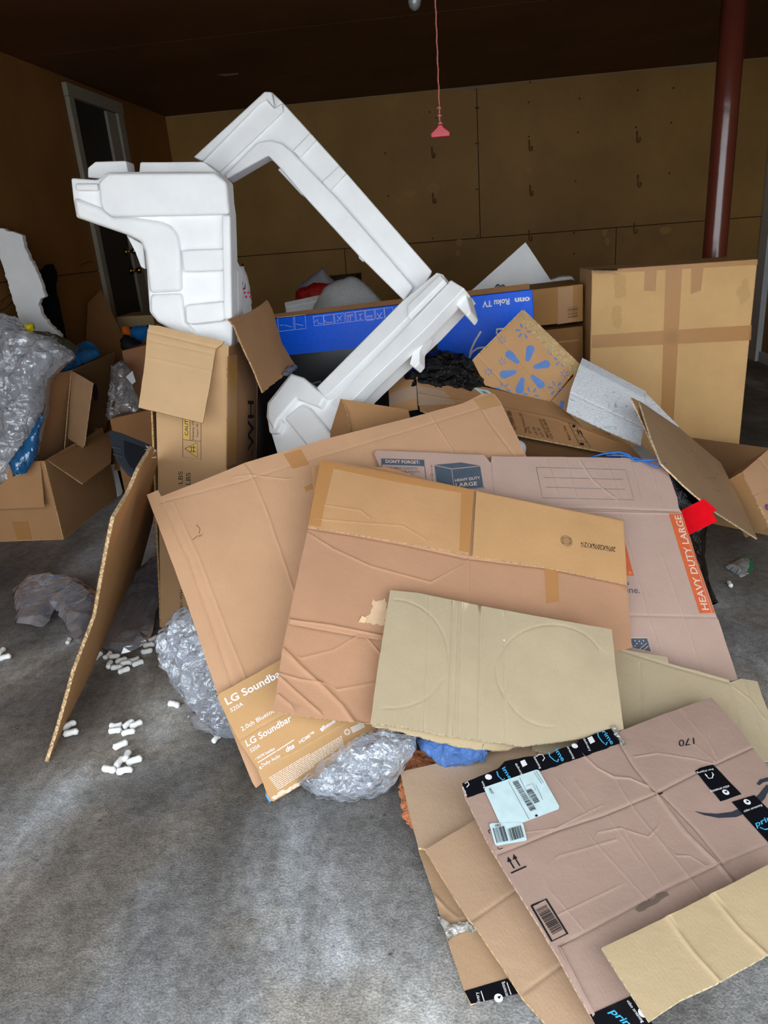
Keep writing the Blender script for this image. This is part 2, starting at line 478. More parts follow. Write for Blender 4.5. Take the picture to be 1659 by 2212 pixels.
def tube(name, pts, r, mat, parent=None, seg=8, smooth=True):
    pts = [Vector(p) for p in pts]; V = []; F = []
    for i, p in enumerate(pts):
        t = (pts[min(i + 1, len(pts) - 1)] - pts[max(i - 1, 0)]).normalized()
        a = t.cross(Vector((0, 0, 1))); a = a.normalized() if a.length > 0.05 else Vector((1, 0, 0)); b = t.cross(a)
        rr = r[i] if isinstance(r, (list, tuple)) else r
        for k in range(seg):
            th = 2 * math.pi * k / seg; V.append(p + a * math.cos(th) * rr + b * math.sin(th) * rr)
    for i in range(len(pts) - 1):
        for k in range(seg): F.append([i * seg + k, i * seg + (k + 1) % seg, (i + 1) * seg + (k + 1) % seg, (i + 1) * seg + k])
    F.append(list(range(seg))[::-1]); F.append([(len(pts) - 1) * seg + k for k in range(seg)])
    return mk(name, V, F, mat, parent, smooth=[True] * (len(F) - 2) + [False, False])
def bxm(name, x0, x1, y0, y1, z0, z1, mat, parent=None, bevel=0.0):
    return boxm(name, ((x0, y0, z0), (x1, y0, z0), (x1, y0, z1), (x0, y0, z1), (0, y1 - y0, 0)), mat, parent, bevel)

# ================================================================== THE GARAGE
XL, XR, YB, YF, ZC = -2.5, 2.72, 7.15, 0.0, 2.44
def concrete():
    t = Nt('worn_concrete'); tc = t.n('TexCoord'); P = tc.outputs['Object']
    mp = t.n('Mapping'); mp.inputs['Rotation'].default_value = (0, 0, 0.55); mp.inputs['Scale'].default_value = (1.9, 0.75, 1); t.l(P, mp.inputs[0])
    big = t.n('TexNoise', Scale=1.25, Detail=6.0, Roughness=0.58, Distortion=0.6); t.l(mp.outputs[0], big.inputs['Vector'])
    r1 = t.ramp(big.outputs[0], [(0.33, lin((88, 86, 85))), (0.45, lin((114, 112, 110))), (0.55, lin((134, 134, 134))), (0.68, lin((178, 183, 188)))])
    mid = t.n('TexNoise', Scale=7.0, Detail=8.0, Roughness=0.7); t.l(P, mid.inputs['Vector'])
    r2 = t.ramp(mid.outputs[0], [(0.3, (0.72, 0.71, 0.70, 1)), (0.5, (0.98, 0.97, 0.96, 1)), (0.7, (1.16, 1.16, 1.17, 1))])
    m1 = t.n('MixRGB', blend_type='MULTIPLY'); m1.inputs[0].default_value = 1.0; t.l(r1.outputs[0], m1.inputs[1]); t.l(r2.outputs[0], m1.inputs[2])
    gr = t.n('TexNoise', Scale=210.0, Detail=3.0, Roughness=0.6); t.l(P, gr.inputs['Vector'])
    r3 = t.ramp(gr.outputs[0], [(0.32, (0.72, 0.72, 0.72, 1)), (0.5, (1.0, 1.0, 1.0, 1)), (0.66, (1.3, 1.3, 1.3, 1))])
    m2 = t.n('MixRGB', blend_type='MULTIPLY'); m2.inputs[0].default_value = 1.0; t.l(m1.outputs[0], m2.inputs[1]); t.l(r3.outputs[0], m2.inputs[2])
    wn = t.n('TexNoise', Scale=3.1, Detail=3.0); t.l(P, wn.inputs['Vector'])
    r4 = t.ramp(wn.outputs[0], [(0.45, (1, 1, 1, 1)), (0.62, (1.07, 0.99, 0.88, 1))])
    m3 = t.n('MixRGB', blend_type='MULTIPLY'); m3.inputs[0].default_value = 1.0; t.l(m2.outputs[0], m3.inputs[1]); t.l(r4.outputs[0], m3.inputs[2])
    geo = t.n('NewGeometry'); wob = t.n('TexNoise', Scale=3.5, Detail=5.0, Roughness=0.6); t.l(geo.outputs['Position'], wob.inputs['Vector'])
    pit = t.n('TexVoronoi', Scale=9.0); t.l(geo.outputs['Position'], pit.inputs['Vector'])
    rpit = t.ramp(pit.outputs['Distance'], [(0.028, (0.3, 0.3, 0.3, 1)), (0.05, (1, 1, 1, 1))])
    mpit = t.n('MixRGB', blend_type='MULTIPLY'); mpit.inputs[0].default_value = 0.8; t.l(m3.outputs[0], mpit.inputs[1]); t.l(rpit.outputs[0], mpit.inputs[2])
    scr = t.n('TexNoise', Scale=38.0, Detail=6.0, Roughness=0.75, Distortion=0.4); t.l(geo.outputs['Position'], scr.inputs['Vector'])
    rscr = t.ramp(scr.outputs[0], [(0.36, (0.72, 0.72, 0.72, 1)), (0.5, (1, 1, 1, 1)), (0.64, (1.22, 1.22, 1.22, 1))])
    ms_ = t.n('MixRGB', blend_type='MULTIPLY'); ms_.inputs[0].default_value = 1.0; t.l(mpit.outputs[0], ms_.inputs[1]); t.l(rscr.outputs[0], ms_.inputs[2])
    last = ms_.outputs[0]
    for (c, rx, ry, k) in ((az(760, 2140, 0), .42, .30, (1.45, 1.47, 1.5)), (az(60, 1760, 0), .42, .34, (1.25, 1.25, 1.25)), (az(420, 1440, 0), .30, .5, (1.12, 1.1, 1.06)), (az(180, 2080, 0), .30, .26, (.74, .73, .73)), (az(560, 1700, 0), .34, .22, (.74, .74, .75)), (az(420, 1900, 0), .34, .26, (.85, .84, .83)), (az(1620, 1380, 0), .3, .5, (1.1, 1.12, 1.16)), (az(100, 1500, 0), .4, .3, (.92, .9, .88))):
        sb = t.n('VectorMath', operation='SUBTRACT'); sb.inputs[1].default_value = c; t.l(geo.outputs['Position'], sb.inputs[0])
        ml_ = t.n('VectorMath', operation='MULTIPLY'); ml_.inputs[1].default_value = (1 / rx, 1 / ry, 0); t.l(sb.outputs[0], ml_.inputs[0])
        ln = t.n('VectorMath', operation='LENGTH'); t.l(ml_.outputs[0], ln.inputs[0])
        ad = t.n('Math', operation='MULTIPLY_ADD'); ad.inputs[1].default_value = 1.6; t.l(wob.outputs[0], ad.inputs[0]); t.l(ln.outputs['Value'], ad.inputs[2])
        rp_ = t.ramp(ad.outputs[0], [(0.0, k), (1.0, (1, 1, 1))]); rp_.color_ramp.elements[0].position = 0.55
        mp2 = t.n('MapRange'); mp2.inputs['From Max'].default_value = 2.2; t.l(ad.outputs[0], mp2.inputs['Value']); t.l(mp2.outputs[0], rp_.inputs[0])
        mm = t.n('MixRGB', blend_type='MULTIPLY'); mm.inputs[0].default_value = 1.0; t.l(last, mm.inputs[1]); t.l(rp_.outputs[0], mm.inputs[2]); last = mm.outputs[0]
    b = t.bsdf(Roughness=0.7); b.inputs['Specular IOR Level'].default_value = 0.35; t.l(last, b.inputs['Base Color'])
    b1 = t.bump(gr.outputs[0], 0.5, 0.004); b2 = t.bump(mid.outputs[0], 0.25, 0.03, b1); t.l(b2.outputs[0], b.inputs['Normal'])
    return t.m
def drywall(name, rgb, k=1.0):
    t = Nt(name); c = lin(rgb); tc = t.n('TexCoord'); P = tc.outputs['Object']
    n1 = t.n('TexNoise', Scale=1.3, Detail=5.0, Roughness=0.6); t.l(P, n1.inputs['Vector'])
    mp = t.n('Mapping'); mp.inputs['Scale'].default_value = (1, 1, 7); t.l(P, mp.inputs[0])
    n2 = t.n('TexNoise', Scale=30.0, Detail=5.0); t.l(mp.outputs[0], n2.inputs['Vector'])
    r1 = t.ramp(n1.outputs[0], [(0.3, sc4(c, 0.75)), (0.7, sc4(c, 1.15))])
    r2 = t.ramp(n2.outputs[0], [(0.3, (0.93, 0.92, 0.9, 1)), (0.7, (1.05, 1.04, 1.02, 1))])
    m = t.n('MixRGB', blend_type='MULTIPLY'); m.inputs[0].default_value = 1.0; t.l(r1.outputs[0], m.inputs[1]); t.l(r2.outputs[0], m.inputs[2])
    b = t.bsdf(Roughness=0.6); b.inputs['Specular IOR Level'].default_value = 0.3; t.l(m.outputs[0], b.inputs['Base Color'])
    bb = t.bump(n1.outputs[0], 0.15, 0.03); t.l(bb.outputs[0], b.inputs['Normal']); return t.m
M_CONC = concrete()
M_DRY = drywall('bare_drywall_paper', (160, 120, 62))
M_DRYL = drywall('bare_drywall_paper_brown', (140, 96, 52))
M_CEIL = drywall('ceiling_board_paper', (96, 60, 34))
M_JOINT = flat('joint_gap', (60, 42, 22), 0.9)
M_CASE = flat('door_casing_paint', (150, 142, 128), 0.6)
M_SLATE = flat('slate_door_paint', (44, 48, 54), 0.5)
M_BRASS = flat('brass', (200, 160, 80), 0.25, 0.5, 1.0)
M_WHITE = flat('white_paint', (205, 208, 210), 0.5)
M_OUT = flat('outside_wall_paint', (190, 188, 182), 0.8)
def struct(o): o['kind'] = 'structure'; return o
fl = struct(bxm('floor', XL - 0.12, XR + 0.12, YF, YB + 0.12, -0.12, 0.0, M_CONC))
dw = struct(bxm('driveway', -9, 9, -12, YF, -0.14, -0.02, flat('driveway_concrete', (178, 178, 178), 0.9, bump=0.4, bscale=60)))
dw['label'] = 'pale driveway outside the open garage door'
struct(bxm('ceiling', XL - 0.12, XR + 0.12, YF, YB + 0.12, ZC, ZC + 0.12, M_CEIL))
wb = struct(bxm('wall_back', XL - 0.12, XR + 0.12, YB, YB + 0.12, 0, ZC, M_JOINT))
wl = struct(bxm('wall_left', XL - 0.12, XL, YF, YB, 0, ZC, M_JOINT))
wr = struct(bxm('wall_right', XR, XR + 0.12, YF, YB, 0, ZC, M_JOINT))
wf = struct(bxm('wall_front', XL - 0.12, XR + 0.12, YF - 0.14, YF, 2.16, ZC + 0.12, M_OUT))
struct(bxm('trim_2', XL - 0.12, XL + 0.16, YF - 0.14, YF, -0.02, 2.16, M_OUT))
struct(bxm('trim_3', XR - 0.16, XR + 0.12, YF - 0.14, YF, -0.02, 2.16, M_OUT))
G = 0.003
for (x0, x1, z0, z1) in ((XL, 0.245, 1.22, ZC), (0.245, XR, 1.22, ZC), (XL, -1.0, 0, 1.22), (-1.0, 1.44, 0, 1.22), (1.44, XR, 0, 1.22)):
    bxm('drywall_panel', x0 + G, x1 - G, YB - 0.012, YB + 0.001, z0 + G, z1 - G, M_DRY, wb, 0.002)
for (y0, y1, z0, z1) in ((YF, 3.1, 1.22, ZC), (3.1, 5.28, 1.22, ZC), (6.1, YB - .012, 1.22, ZC), (YF, 2.0, 0, 1.22), (2.0, 5.28, 0, 1.22), (6.1, YB - .012, 0, 1.22), (5.28, 6.1, 2.36, ZC)):
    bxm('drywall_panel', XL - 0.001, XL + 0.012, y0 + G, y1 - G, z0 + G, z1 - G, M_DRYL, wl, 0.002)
for (y0, y1, z0, z1) in ((YF, 3.6, 1.22, ZC), (3.6, YB - .012, 1.22, ZC), (YF, 2.4, 0, 1.22), (2.4, YB - .012, 0, 1.22)):
    bxm('drywall_panel', XR - 0.012, XR + 0.001, y0 + G, y1 - G, z0 + G, z1 - G, M_DRY, wr, 0.002)
ce = bpy.data.objects['ceiling']
for k in range(6):
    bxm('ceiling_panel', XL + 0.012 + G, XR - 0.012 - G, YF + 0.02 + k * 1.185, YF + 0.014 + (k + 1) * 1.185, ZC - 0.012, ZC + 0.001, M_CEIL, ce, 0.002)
# torn paper tape running along the wall and ceiling corner
wp = wallY(YB - 0.013)
rnd = random.Random(4)
M_PAPT = flat('joint_tape_paper', (150, 134, 104), 0.8)
V = []; F = []
for i in range(60):
    x = XL + 0.05 + i * (XR - XL - 0.1) / 59; d = 0.004 + 0.026 * max(0, noise.noise(Vector((x * 2.2, 1, 4)))) + rnd.uniform(0, .003)
    if -1.9 < x < -1.4: d *= 0.4
    V += [Vector((x, YB - 0.016, ZC - 0.013)), Vector((x, YB - 0.0135 - d * 0.4, ZC - 0.013 - d))]
    if i: F.append([2 * i - 2, 2 * i - 1, 2 * i + 1, 2 * i])
mk('joint_tape', V, F, M_PAPT, wb)
# screws and filler patches on the back wall
sp = []
for (x, y) in ((1028, 191), (1033, 233), (1028, 233), (1028, 310), (1033, 310), (1030, 409), (1035, 409), (935, 515), (1031, 509), (1145, 178), (1142, 221), (1252, 213), (1378, 195), (1455, 190), (1248, 286), (1450, 265), (1446, 374), (1243, 391), (839, 423), (928, 242), (832, 331), (1240, 503), (1240, 548), (1142, 295), (1374, 275), (1378, 380), (942, 255)):
    sp.append(ell(wp, (x, y), 0.008, 8))
s_ = multi('screw_heads', wp, sp, flat('screw_head', (40, 28, 14), 0.5), wb, 0.001); s_['kind'] = 'stuff'
M_PATCH = flat('filler_patch', (172, 132, 74), 0.8)
for c, rx, rz in (((887, 418), 0.05, 0.03), ((937, 408), 0.055, 0.045), ((1142, 369), 0.028, 0.02), ((1306, 503), 0.022, 0.03), ((989, 547), 0.022, 0.025), ((992, 524), 0.03, 0.03), ((1437, 498), 0.05, 0.03), ((1312, 522), 0.02, 0.035)):
    q = wp.loc(c); multi('filler_patch', wp, [[q + Vector((math.cos(t) * rx * (1 + .2 * math.sin(3 * t)), math.sin(t) * rz)) for t in [i * math.tau / 14 for i in range(14)]]], M_PATCH, wb, 0.0012)
# rusty L hooks
M_RUST = flat('rusty_steel', (128, 90, 44), 0.6, 0.4, 0.0)
hooks = [((933, 318), 'top row, beneath the red pull handle'), ((1143, 303), 'top row, right of the pull handle'), ((1376, 284), 'top row, left of the column'),
         ((935, 417), 'middle row, above the raised foam frame end'), ((1145, 400), 'middle row, above the white foam triangle'), ((1378, 381), 'middle row, left of the column'),
         ((1143, 498), 'lowest row, directly above the white foam triangle'), ((1370, 482), 'lowest row, above the big taped carton')]
for (p, w) in hooks:
    a = wp.hit(p)
    o = tube('wall_hook', [a + Vector((0, -0.002, 0)), a + Vector((0, -0.012, -0.01)), a + Vector((0, -0.014, -0.07)), a + Vector((0.004, -0.018, -0.082)), a + Vector((0.014, -0.03, -0.085)), a + Vector((0.02, -0.036, -0.078)), a + Vector((0.021, -0.036, -0.05))], 0.006, M_RUST)
    tag(o, 'small rusty hook on the back wall, ' + w, 'hook', 'rusty hooks on the back wall')
# door in the left wall
dr = empty('door_1', (XL, 5.69, 0.0)); dr['kind'] = 'structure'
X0 = XL + 0.012
bxm('door_slab', XL - 0.001, XL + 0.004, 5.33, 5.86, 0.42, 2.30, M_SLATE, dr, 0.002)
bxm('door_casing', X0 - .013, X0 + 0.03, 5.26, 5.335, 0.30, 2.31, M_CASE, dr, 0.004)
bxm('door_casing', X0 - .013, X0 + 0.03, 6.02, 6.12, 0.30, 2.31, M_CASE, dr, 0.004)
bxm('door_casing', X0 - .013, X0 + 0.034, 5.255, 6.125, 2.31, 2.39, M_CASE, dr, 0.004)
bxm('door_jamb', X0 - .013, X0 + 0.012, 5.862, 6.02, 0.30, 2.305, M_CASE, dr, 0.003)
bxm('threshold', X0 - .013, X0 + 0.05, 5.26, 6.12, 0.25, 0.30, M_CASE, dr, 0.004)
for (y, z) in ((5.79, 1.335), (5.815, 1.195)):
    tube('knob', [(XL + .003, y, z), (XL + .02, y, z), (XL + .022, y, z), (XL + .05, y, z), (XL + .065, y, z), (XL + .085, y, z), (XL + .09, y, z)], [0.03, 0.03, 0.012, 0.012, 0.026, 0.024, 0.01], M_BRASS, dr, 14)
# right wall casing in the far corner
t1 = struct(bxm('trim_1', XR - 0.06, XR - 0.011, 6.95, 7.12, 0.0, 2.1, M_WHITE, None, 0.004))
struct(bxm('baseboard_right', XR - 0.035, XR - 0.011, 4.2, 6.94, 0.0, 0.09, M_WHITE, None, 0.004))
# steel column
cx_, cy_ = 1.416, 4.4
col = tube('steel_column', [(cx_, cy_, 0.012), (cx_, cy_, 0.6), (cx_, cy_, 1.2), (cx_, cy_, 1.8), (cx_, cy_, ZC - 0.024)], 0.062,
           flat('oxide_red_paint', (100, 46, 34), 0.2, 0.7, bump=0.25, bscale=7, bdist=.01), None, 28)
tag(col, 'dark oxide-red painted steel column rising behind the big taped carton', 'column')
bxm('base_plate', cx_ - .1, cx_ + .1, cy_ - .1, cy_ + .1, 0.0, 0.012, flat('oxide_red_plate', (84, 34, 24), 0.4), col)
bxm('top_plate', cx_ - .1, cx_ + .1, cy_ - .1, cy_ + .1, ZC - .024, ZC - .0125, flat('oxide_red_plate', (84, 34, 24), 0.4), col)
# bulb on the ceiling
bp = az(895, -4, 2.36); by = bp.y; bxx = bp.x
blb = tube('light_bulb', [(bxx, by, 2.40), (bxx, by, 2.385), (bxx, by, 2.37), (bxx, by, 2.345), (bxx, by, 2.325), (bxx, by, 2.312), (bxx, by, 2.308)], [.016, .02, .03, .033, .027, .014, .003], film('bulb_glass', (200, 205, 210), 0.55, 0.08, 3, .001), None, 16)
tag(blb, 'unlit clear light bulb hanging at the ceiling, cut by the top edge', 'light bulb')
tube('lamp_holder', [(bxx, by, ZC - .012), (bxx, by, 2.41), (bxx, by, 2.395)], [.05, .045, .02], M_WHITE, blb, 16)
# pull cord with red handle
pc = ay(951, 283, 3.2); top = Vector((pc.x + 0.004, pc.y, ZC - 0.0125))
M_CORD = flat('red_white_cord', (205, 120, 110), 0.7); M_RED = flat('red_plastic', (205, 45, 60), 0.35, 0.5)
pts = [Vector((pc.x, pc.y, pc.z + 0.025)).lerp(top, i / 40) for i in range(41)]
pts = [p + Vector((0.0012 * math.cos(i * 1.9), 0.0012 * math.sin(i * 1.9), 0)) for i, p in enumerate(pts)]
cord = tube('pull_cord', pts, 0.0032, M_CORD); tag(cord, 'thin red and white cord hanging from the ceiling with a red handle', 'cord')
for k in range(3):
    tube('knot', [pts[k] + Vector((-.006, 0, .008 * k)), pts[k] + Vector((0, -.005, .004 + .008 * k)), pts[k] + Vector((.006, 0, .008 * k))], 0.0045, M_CORD, cord)
hp = Pl(pc, (0, -1, 0), (1, 0, 0))
prism('handle', hp, [(-.036, -.022), (.036, -.022), (.038, -.006), (.014, .012), (.008, .022), (-.008, .022), (-.014, .012), (-.038, -.006)], 0.009, 0.018, M_RED, cord, 0.004, local=True)

cpl = Pl((0, 5, ZC - 0.0125), (0, 0, -1), (1, 0, 0))
multi('torn_paper', cpl, [[cpl.loc(q) for q in ((467, 161), (516, 157), (512, 161), (485, 164))]], flat('torn_white_paper', (190, 175, 165), .8), ce, .001)
lpl = Pl((XL + 0.0125, 4, 1), (1, 0, 0), (0, 1, 0))
k_ = strokes('plaster_crack_lines', lpl, [[(0, 652), (10, 645), (22, 636)], [(2, 660), (8, 648)], [(0, 672), (14, 664), (28, 650)], [(172, 574), (182, 569), (196, 564), (203, 568)], [(0, 104), (30, 115), (62, 130), (95, 141), (128, 162)]], .006, flat('crack_brown', (84, 56, 28), .9), wl, .001)  # wall cracks drawn as thin dark brown strokes

# ================================================================== THE PILE
K_A, K_M, K_HD, K_O, K_AM, K_TN, K_LB = (195, 153, 119), (182, 139, 109), (186, 158, 146), (178, 162, 134), (171, 144, 132), (194, 165, 139), (184, 153, 125)
E_K = edge((205, 170, 125)); E_O = edge((196, 178, 145)); E_P = edge((200, 170, 150))
M_INK = flat('black_print', (28, 28, 32), 0.6); M_INKG = flat('slate_print', (78, 90, 104), 0.65); M_INKW = flat('white_print', (238, 238, 240), 0.6)
M_ORANGE = flat('orange_print', (208, 100, 58), 0.65); M_TAPEB = tape((206, 148, 84), 0.3, 0.5); M_TAPEC = tape((215, 205, 190), 0.12, 0.35)
M_TAPEK = flat('black_printed_tape', (18, 20, 26), 0.22, 0.5); M_BLUEP = flat('sky_blue_print', (70, 175, 225), 0.5); M_LABEL = flat('pale_blue_label', (205, 228, 232), 0.45)
M_EPS = eps()

# ---- closed TV carton standing upside down
tvp = Pl(ay(1150, 625, 3.42), (-0.03, -1, 0.06), ay(1150, 625, 3.42) - ay(590, 690, 3.36))
M_BLUE = flat('glossy_blue_print', (0, 100, 250), 0.4, 0.2, bump=0.06, bscale=60, bdist=.003); M_BLACKP = flat('glossy_black_print', (18, 22, 28), 0.3, 0.5)
tr = tvp.loc((1150, 625)); Wt, Ht = 1.50, 0.98
P_ = lambda a, b: tvp.pt(tr.x + a, tr.y + b)
tv = boxm('television_carton', (P_(-Wt, -Ht), P_(0, -Ht), P_(0, 0), P_(-Wt, 0), -tvp.n * 0.19), [M_BLUE], None, 0.004)
tag(tv, 'bright blue television carton standing upside down behind the foam frames', 'carton')
tvf = tvp.shift(0.0)
decal('printed_panel', tvf, [(500, 780), (945, 734), (948, 1000), (500, 1000)], M_BLACKP, tv, 0.001)
rim = tvp.shift(-0.0)
boxm('top_flap', (tvp.pt(tr.x - Wt, tr.y + .001, -.02), tvp.pt(tr.x - .01, tr.y + .001, -.02), tvp.pt(tr.x - .01, tr.y + .026, -.02), tvp.pt(tr.x - Wt, tr.y + .02, -.02), -tvp.n * 0.006), card((150, 108, 70)), tv, 0.001)
text('onn', tvf, (1144.5, 641.5), (1111.7, 644.4), (1145, 653), M_INKW, tv, 0.045)
text('Roku TV', tvf, (1100.5, 645), (1042, 652), (1100.5, 657.5), M_INKW, tv, 0.03)
strokes('printed_numeral', tvf, [[(1039, 715.7), (1026, 737), (1017, 757), (1012.5, 785), (1014, 800)], [(1014, 772), (1020, 760), (1032, 752), (1046, 750), (1060, 753)]], 0.0085, M_INKW, tv)
strokes('printed_numeral', tvf, [[(1073, 722), (1073, 711), (1090, 710)]], 0.0085, M_INKW, tv)
strokes('printed_emblem', tvf, [[(1012, 661), (1010, 650), (1014, 645), (1021, 646), (1024, 655), (1022, 665), (1017, 674)], [(1011, 662), (1016, 663), (1019, 656), (1017, 649)]], 0.003, M_INKW, tv)
text('.25 pm', tvf, (905, 771), (935, 765), (905, 764), M_INKW, tv, 0.0)
text('ecom', tvf, (664, 832), (693, 826), (664, 826.5), M_INKW, tv)
strokes('printed_ring', tvf, [[(905, 762), (908, 745), (925, 735), (938, 736), (936, 748), (920, 760), (905, 772)]], 0.004, flat('red_print', (190, 30, 50), 0.5), tv)
sq = []
def icon(x, y, w, h, dy=-0.11):
    return [[(x, y), (x + w, y + w * dy), (x + w + 2, y + h + w * dy), (x + 2, y + h), (x, y)]]
for x, w in ((677, 21), (699, 21), (722, 21), (746, 20), (768, 19), (789, 19), (810, 19), (830, 18)):
    y = 684 - (x - 677) * 0.118; sq += icon(x, y, w, 20)
sq += icon(600, 686, 33, 30) + icon(636, 682, 23, 30)
sq += [[(679, 696), (686, 690), (688, 699), (697, 698)], [(701, 692), (706, 697), (711, 697), (719, 695)], [(752, 685), (752, 695)], [(757, 684), (757, 694)], [(749, 681), (763, 679)], [(749, 684), (763, 682)], [(778, 678), (779, 690)], [(774, 680), (784, 678)], [(776, 690), (782, 689)],
       [(728, 682), (738, 692), (728, 694), (739, 681)], [(792, 683), (805, 681)], [(792, 686), (805, 684)], [(814, 677), (825, 688)], [(825, 675), (815, 690)], [(605, 703), (612, 702)], [(614, 702), (630, 706)], [(640, 700), (655, 703)]]
strokes('printed_icons', tvf, sq, 0.0016, M_INKW, tv)
text('FRAGILE', tvf, (807, 688), (792, 690), (807, 692), M_INKW, tv)
pillow('shrink_film', tvp.shift(-0.06), [(1060, 632), (1072, 615), (1090, 616), (1095, 628)], 0.02, 0.01, film('clear_film', (190, 190, 190), 0.35), tv, 0.006, 30, 9, 0.008, 0.02)

# ---- cartons stacked behind it
b1 = [ay(1135, 627, 3.75), ay(1262, 612, 3.75)]
def ybox(name, px0, px1, py0, py1, Y, depth, mat, bevel=0.005, down=False):
    """carton facing the door: photo x and y of its front face, at distance Y"""
    a, b, c, d = ay(px0, py1[0], Y), ay(px1, py1[1], Y), ay(px1, py0[1], Y), ay(px0, py0[0], Y)
    if down: a.z = b.z = 0.002; a.x = d.x; b.x = c.x
    return boxm(name, (a, b, c, d, (0, depth, 0)), mat, None, bevel)
bk1 = ybox('carton', 1060, 1260, (636, 613), (715, 694), 3.85, 0.35, [card((176, 130, 78), 'h')])
tag(bk1, 'brown carton behind the blue television carton, upper of two stacked', 'carton', 'stacked brown cartons')
p = wallY(3.848)
decal('tape_strip', p, [(1205, 622), (1238, 618), (1236, 696), (1204, 701)], M_TAPEB, bk1)
bars(p, (1226, 664), (1226, 692), (1248, 661), 3, flat('brown_print', (110, 78, 44), 0.7), bk1, 9)
bk2 = ybox('carton', 1060, 1260, (726, 704), (830, 806), 3.85, 0.35, [card((150, 106, 60), 'h')])
tag(bk2, 'brown carton behind the blue television carton, lower of two stacked', 'carton', 'stacked brown cartons')
decal('tape_strip', p, [(1180, 740), (1250, 733), (1250, 736), (1180, 744)], M_TAPEB, bk2)
bk3 = bxm('carton', bk2.location.x - .38, .635, 3.83, 4.22, 0.0, min(v.co.z for v in bk2.data.vertices) + bk2.location.z - 0.002, [card((140, 98, 58), 'h')], None, 0.005)
tag(bk3, 'brown carton on the floor carrying the two stacked cartons', 'carton', 'stacked brown cartons')

# ---- white foam sheets poking up behind
ft = prism('foam_sheet', wallY(4.32), [(985, 662), (1010, 635), (1135, 523), (1142, 533), (1197, 616), (1215, 655)], 0, 0.03, M_EPS, None, 0.003)
tag(ft, 'white foam sheet with its corner pointing up behind the blue carton', 'foam sheet')
f2_ = prism('foam_block', wallY(4.42), [(1188, 604), (1215, 598), (1236, 597), (1246, 612), (1247, 640), (1188, 640)], 0, 0.12, M_EPS, None, 0.004)
tag(f2_, 'small white foam block between the foam triangle and the big carton', 'foam block')
prism('rib', wallY(4.415), [(1205, 600), (1212, 598), (1222, 616), (1214, 617)], 0.004, 0.02, M_EPS, f2_, 0.002)
prism('rib', wallY(4.415), [(1222, 598), (1230, 597), (1240, 614), (1231, 615)], 0.004, 0.02, M_EPS, f2_, 0.002)

# ---- big taped carton on the right
M_BIG = card((230, 186, 128), 'h')
bz = [ay(1278, 585, 3.72), ay(1637, 560, 3.72)]
xl_, xr_, zt = 0.645, 1.392, 1.08
big = boxm('big_carton', ((xl_, 3.72, 0.002), (xr_, 3.72, 0.002), (xr_, 3.72, zt), (xl_, 3.72, zt), (0, 0.36, 0)), [M_BIG], None, 0.006)
tag(big, 'large upright tan carton with crossed brown tape, in front of the red column', 'carton')
p = wallY(3.7195)
decal('tape_strip', p, [(1438, 574), (1474, 572), (1450, 1000), (1424, 1000)], M_TAPEB, big, 0.001)
decal('tape_strip', p, [(1278, 724), (1624, 702), (1622, 735), (1278, 752)], M_TAPEB, big, 0.0014)
decal('tape_strip', p, [(1393, 583), (1419, 581), (1416, 629), (1391, 628)], M_TAPEB, big, 0.001)
decal('tape_strip', p, [(1493, 577), (1520, 575), (1514, 628), (1492, 635)], M_TAPEB, big, 0.001)
decal('tape_strip', p, [(1278, 584), (1637, 560), (1636, 572), (1278, 592)], M_TAPEB, big, 0.0018)
decal('tape_strip', p, [(1500, 975), (1597, 968), (1592, 1004), (1490, 1008)], M_TAPEB, big, 0.001)
stain = wearm((150, 122, 84), .10)
for q in ([(1321, 665), (1340, 660), (1345, 690), (1336, 712), (1322, 700)], [(1322, 590), (1350, 594), (1352, 640), (1330, 645)], [(1590, 630), (1612, 600), (1622, 640), (1600, 660)]): decal('scuff', p, q, stain, big, 0.0006, jit=.006, step=.015)
for q in ([(1540, 958), (1552, 950), (1568, 956), (1556, 964)],): decal('scuff', p, q, flat('pale_scuff', (225, 195, 150), .8), big, 0.0008, jit=.004, step=.01)
px_ = Pl((xl_ - 0.0005, 3.9, 0.5), (-1, 0, 0), (0, 1, 0))
multi('printed_marks', px_, [[Vector((a, b)), Vector((a + .014, b + .004)), Vector((a + .012, b + .028)), Vector((a - .002, b + .024))] for a, b in [(-.1 + .003 * (k % 3), .5 - .055 * k) for k in range(12)]], flat('brown_print', (110, 78, 44), 0.7), big)
tl_ = sheet('torn_flap', three((xl_, 3.72, zt + .003), (xl_, 4.0, zt + .012), (xl_ + .1, 3.72, zt + .012)), [(-.02, -.002), (.10, 0), (.2, .01), (.14, .05), (-.02, .03)], card((150, 116, 78)), E_K, 0.003, local=True, parent=big, warp=.002, seed=8, jit=.003, step=.01)

# ---- white foam corner piece standing in the tall carton
F1 = Pl(ay(400, 560, 2.66), (0.05, -1, 0.03), (1, 0, 0))
body = [(152, 384), (209, 388), (231, 371), (466, 370), (491, 392), (494, 436), (498, 462), (501, 556), (503, 700), (496, 800), (430, 800), (395, 730), (356, 706), (339, 695), (322, 674), (316, 583), (312, 545), (303, 522), (272, 507), (164, 470), (157, 430)]
fb = prism('foam_corner_block', F1, body, 0.0, 0.09, M_EPS, None, 0.008, 3)
tag(fb, 'upright white polystyrene corner block stuck in the tall open carton', 'foam block')
prism('upper_block', F1, [(211, 393), (222, 382), (233, 373), (463, 372), (489, 393), (493, 438), (496, 463), (268, 468), (238, 468), (222, 456), (215, 440)], 0.03, 0.05, M_EPS, fb, 0.012, 3)
prism('curved_arm', F1, [(156, 425), (215, 448), (238, 470), (290, 470), (345, 478), (366, 487), (382, 505), (389, 550), (391, 630), (322, 634), (316, 583), (312, 545), (303, 522), (272, 507), (164, 470)], 0.022, 0.04, M_EPS, fb, 0.016, 4)
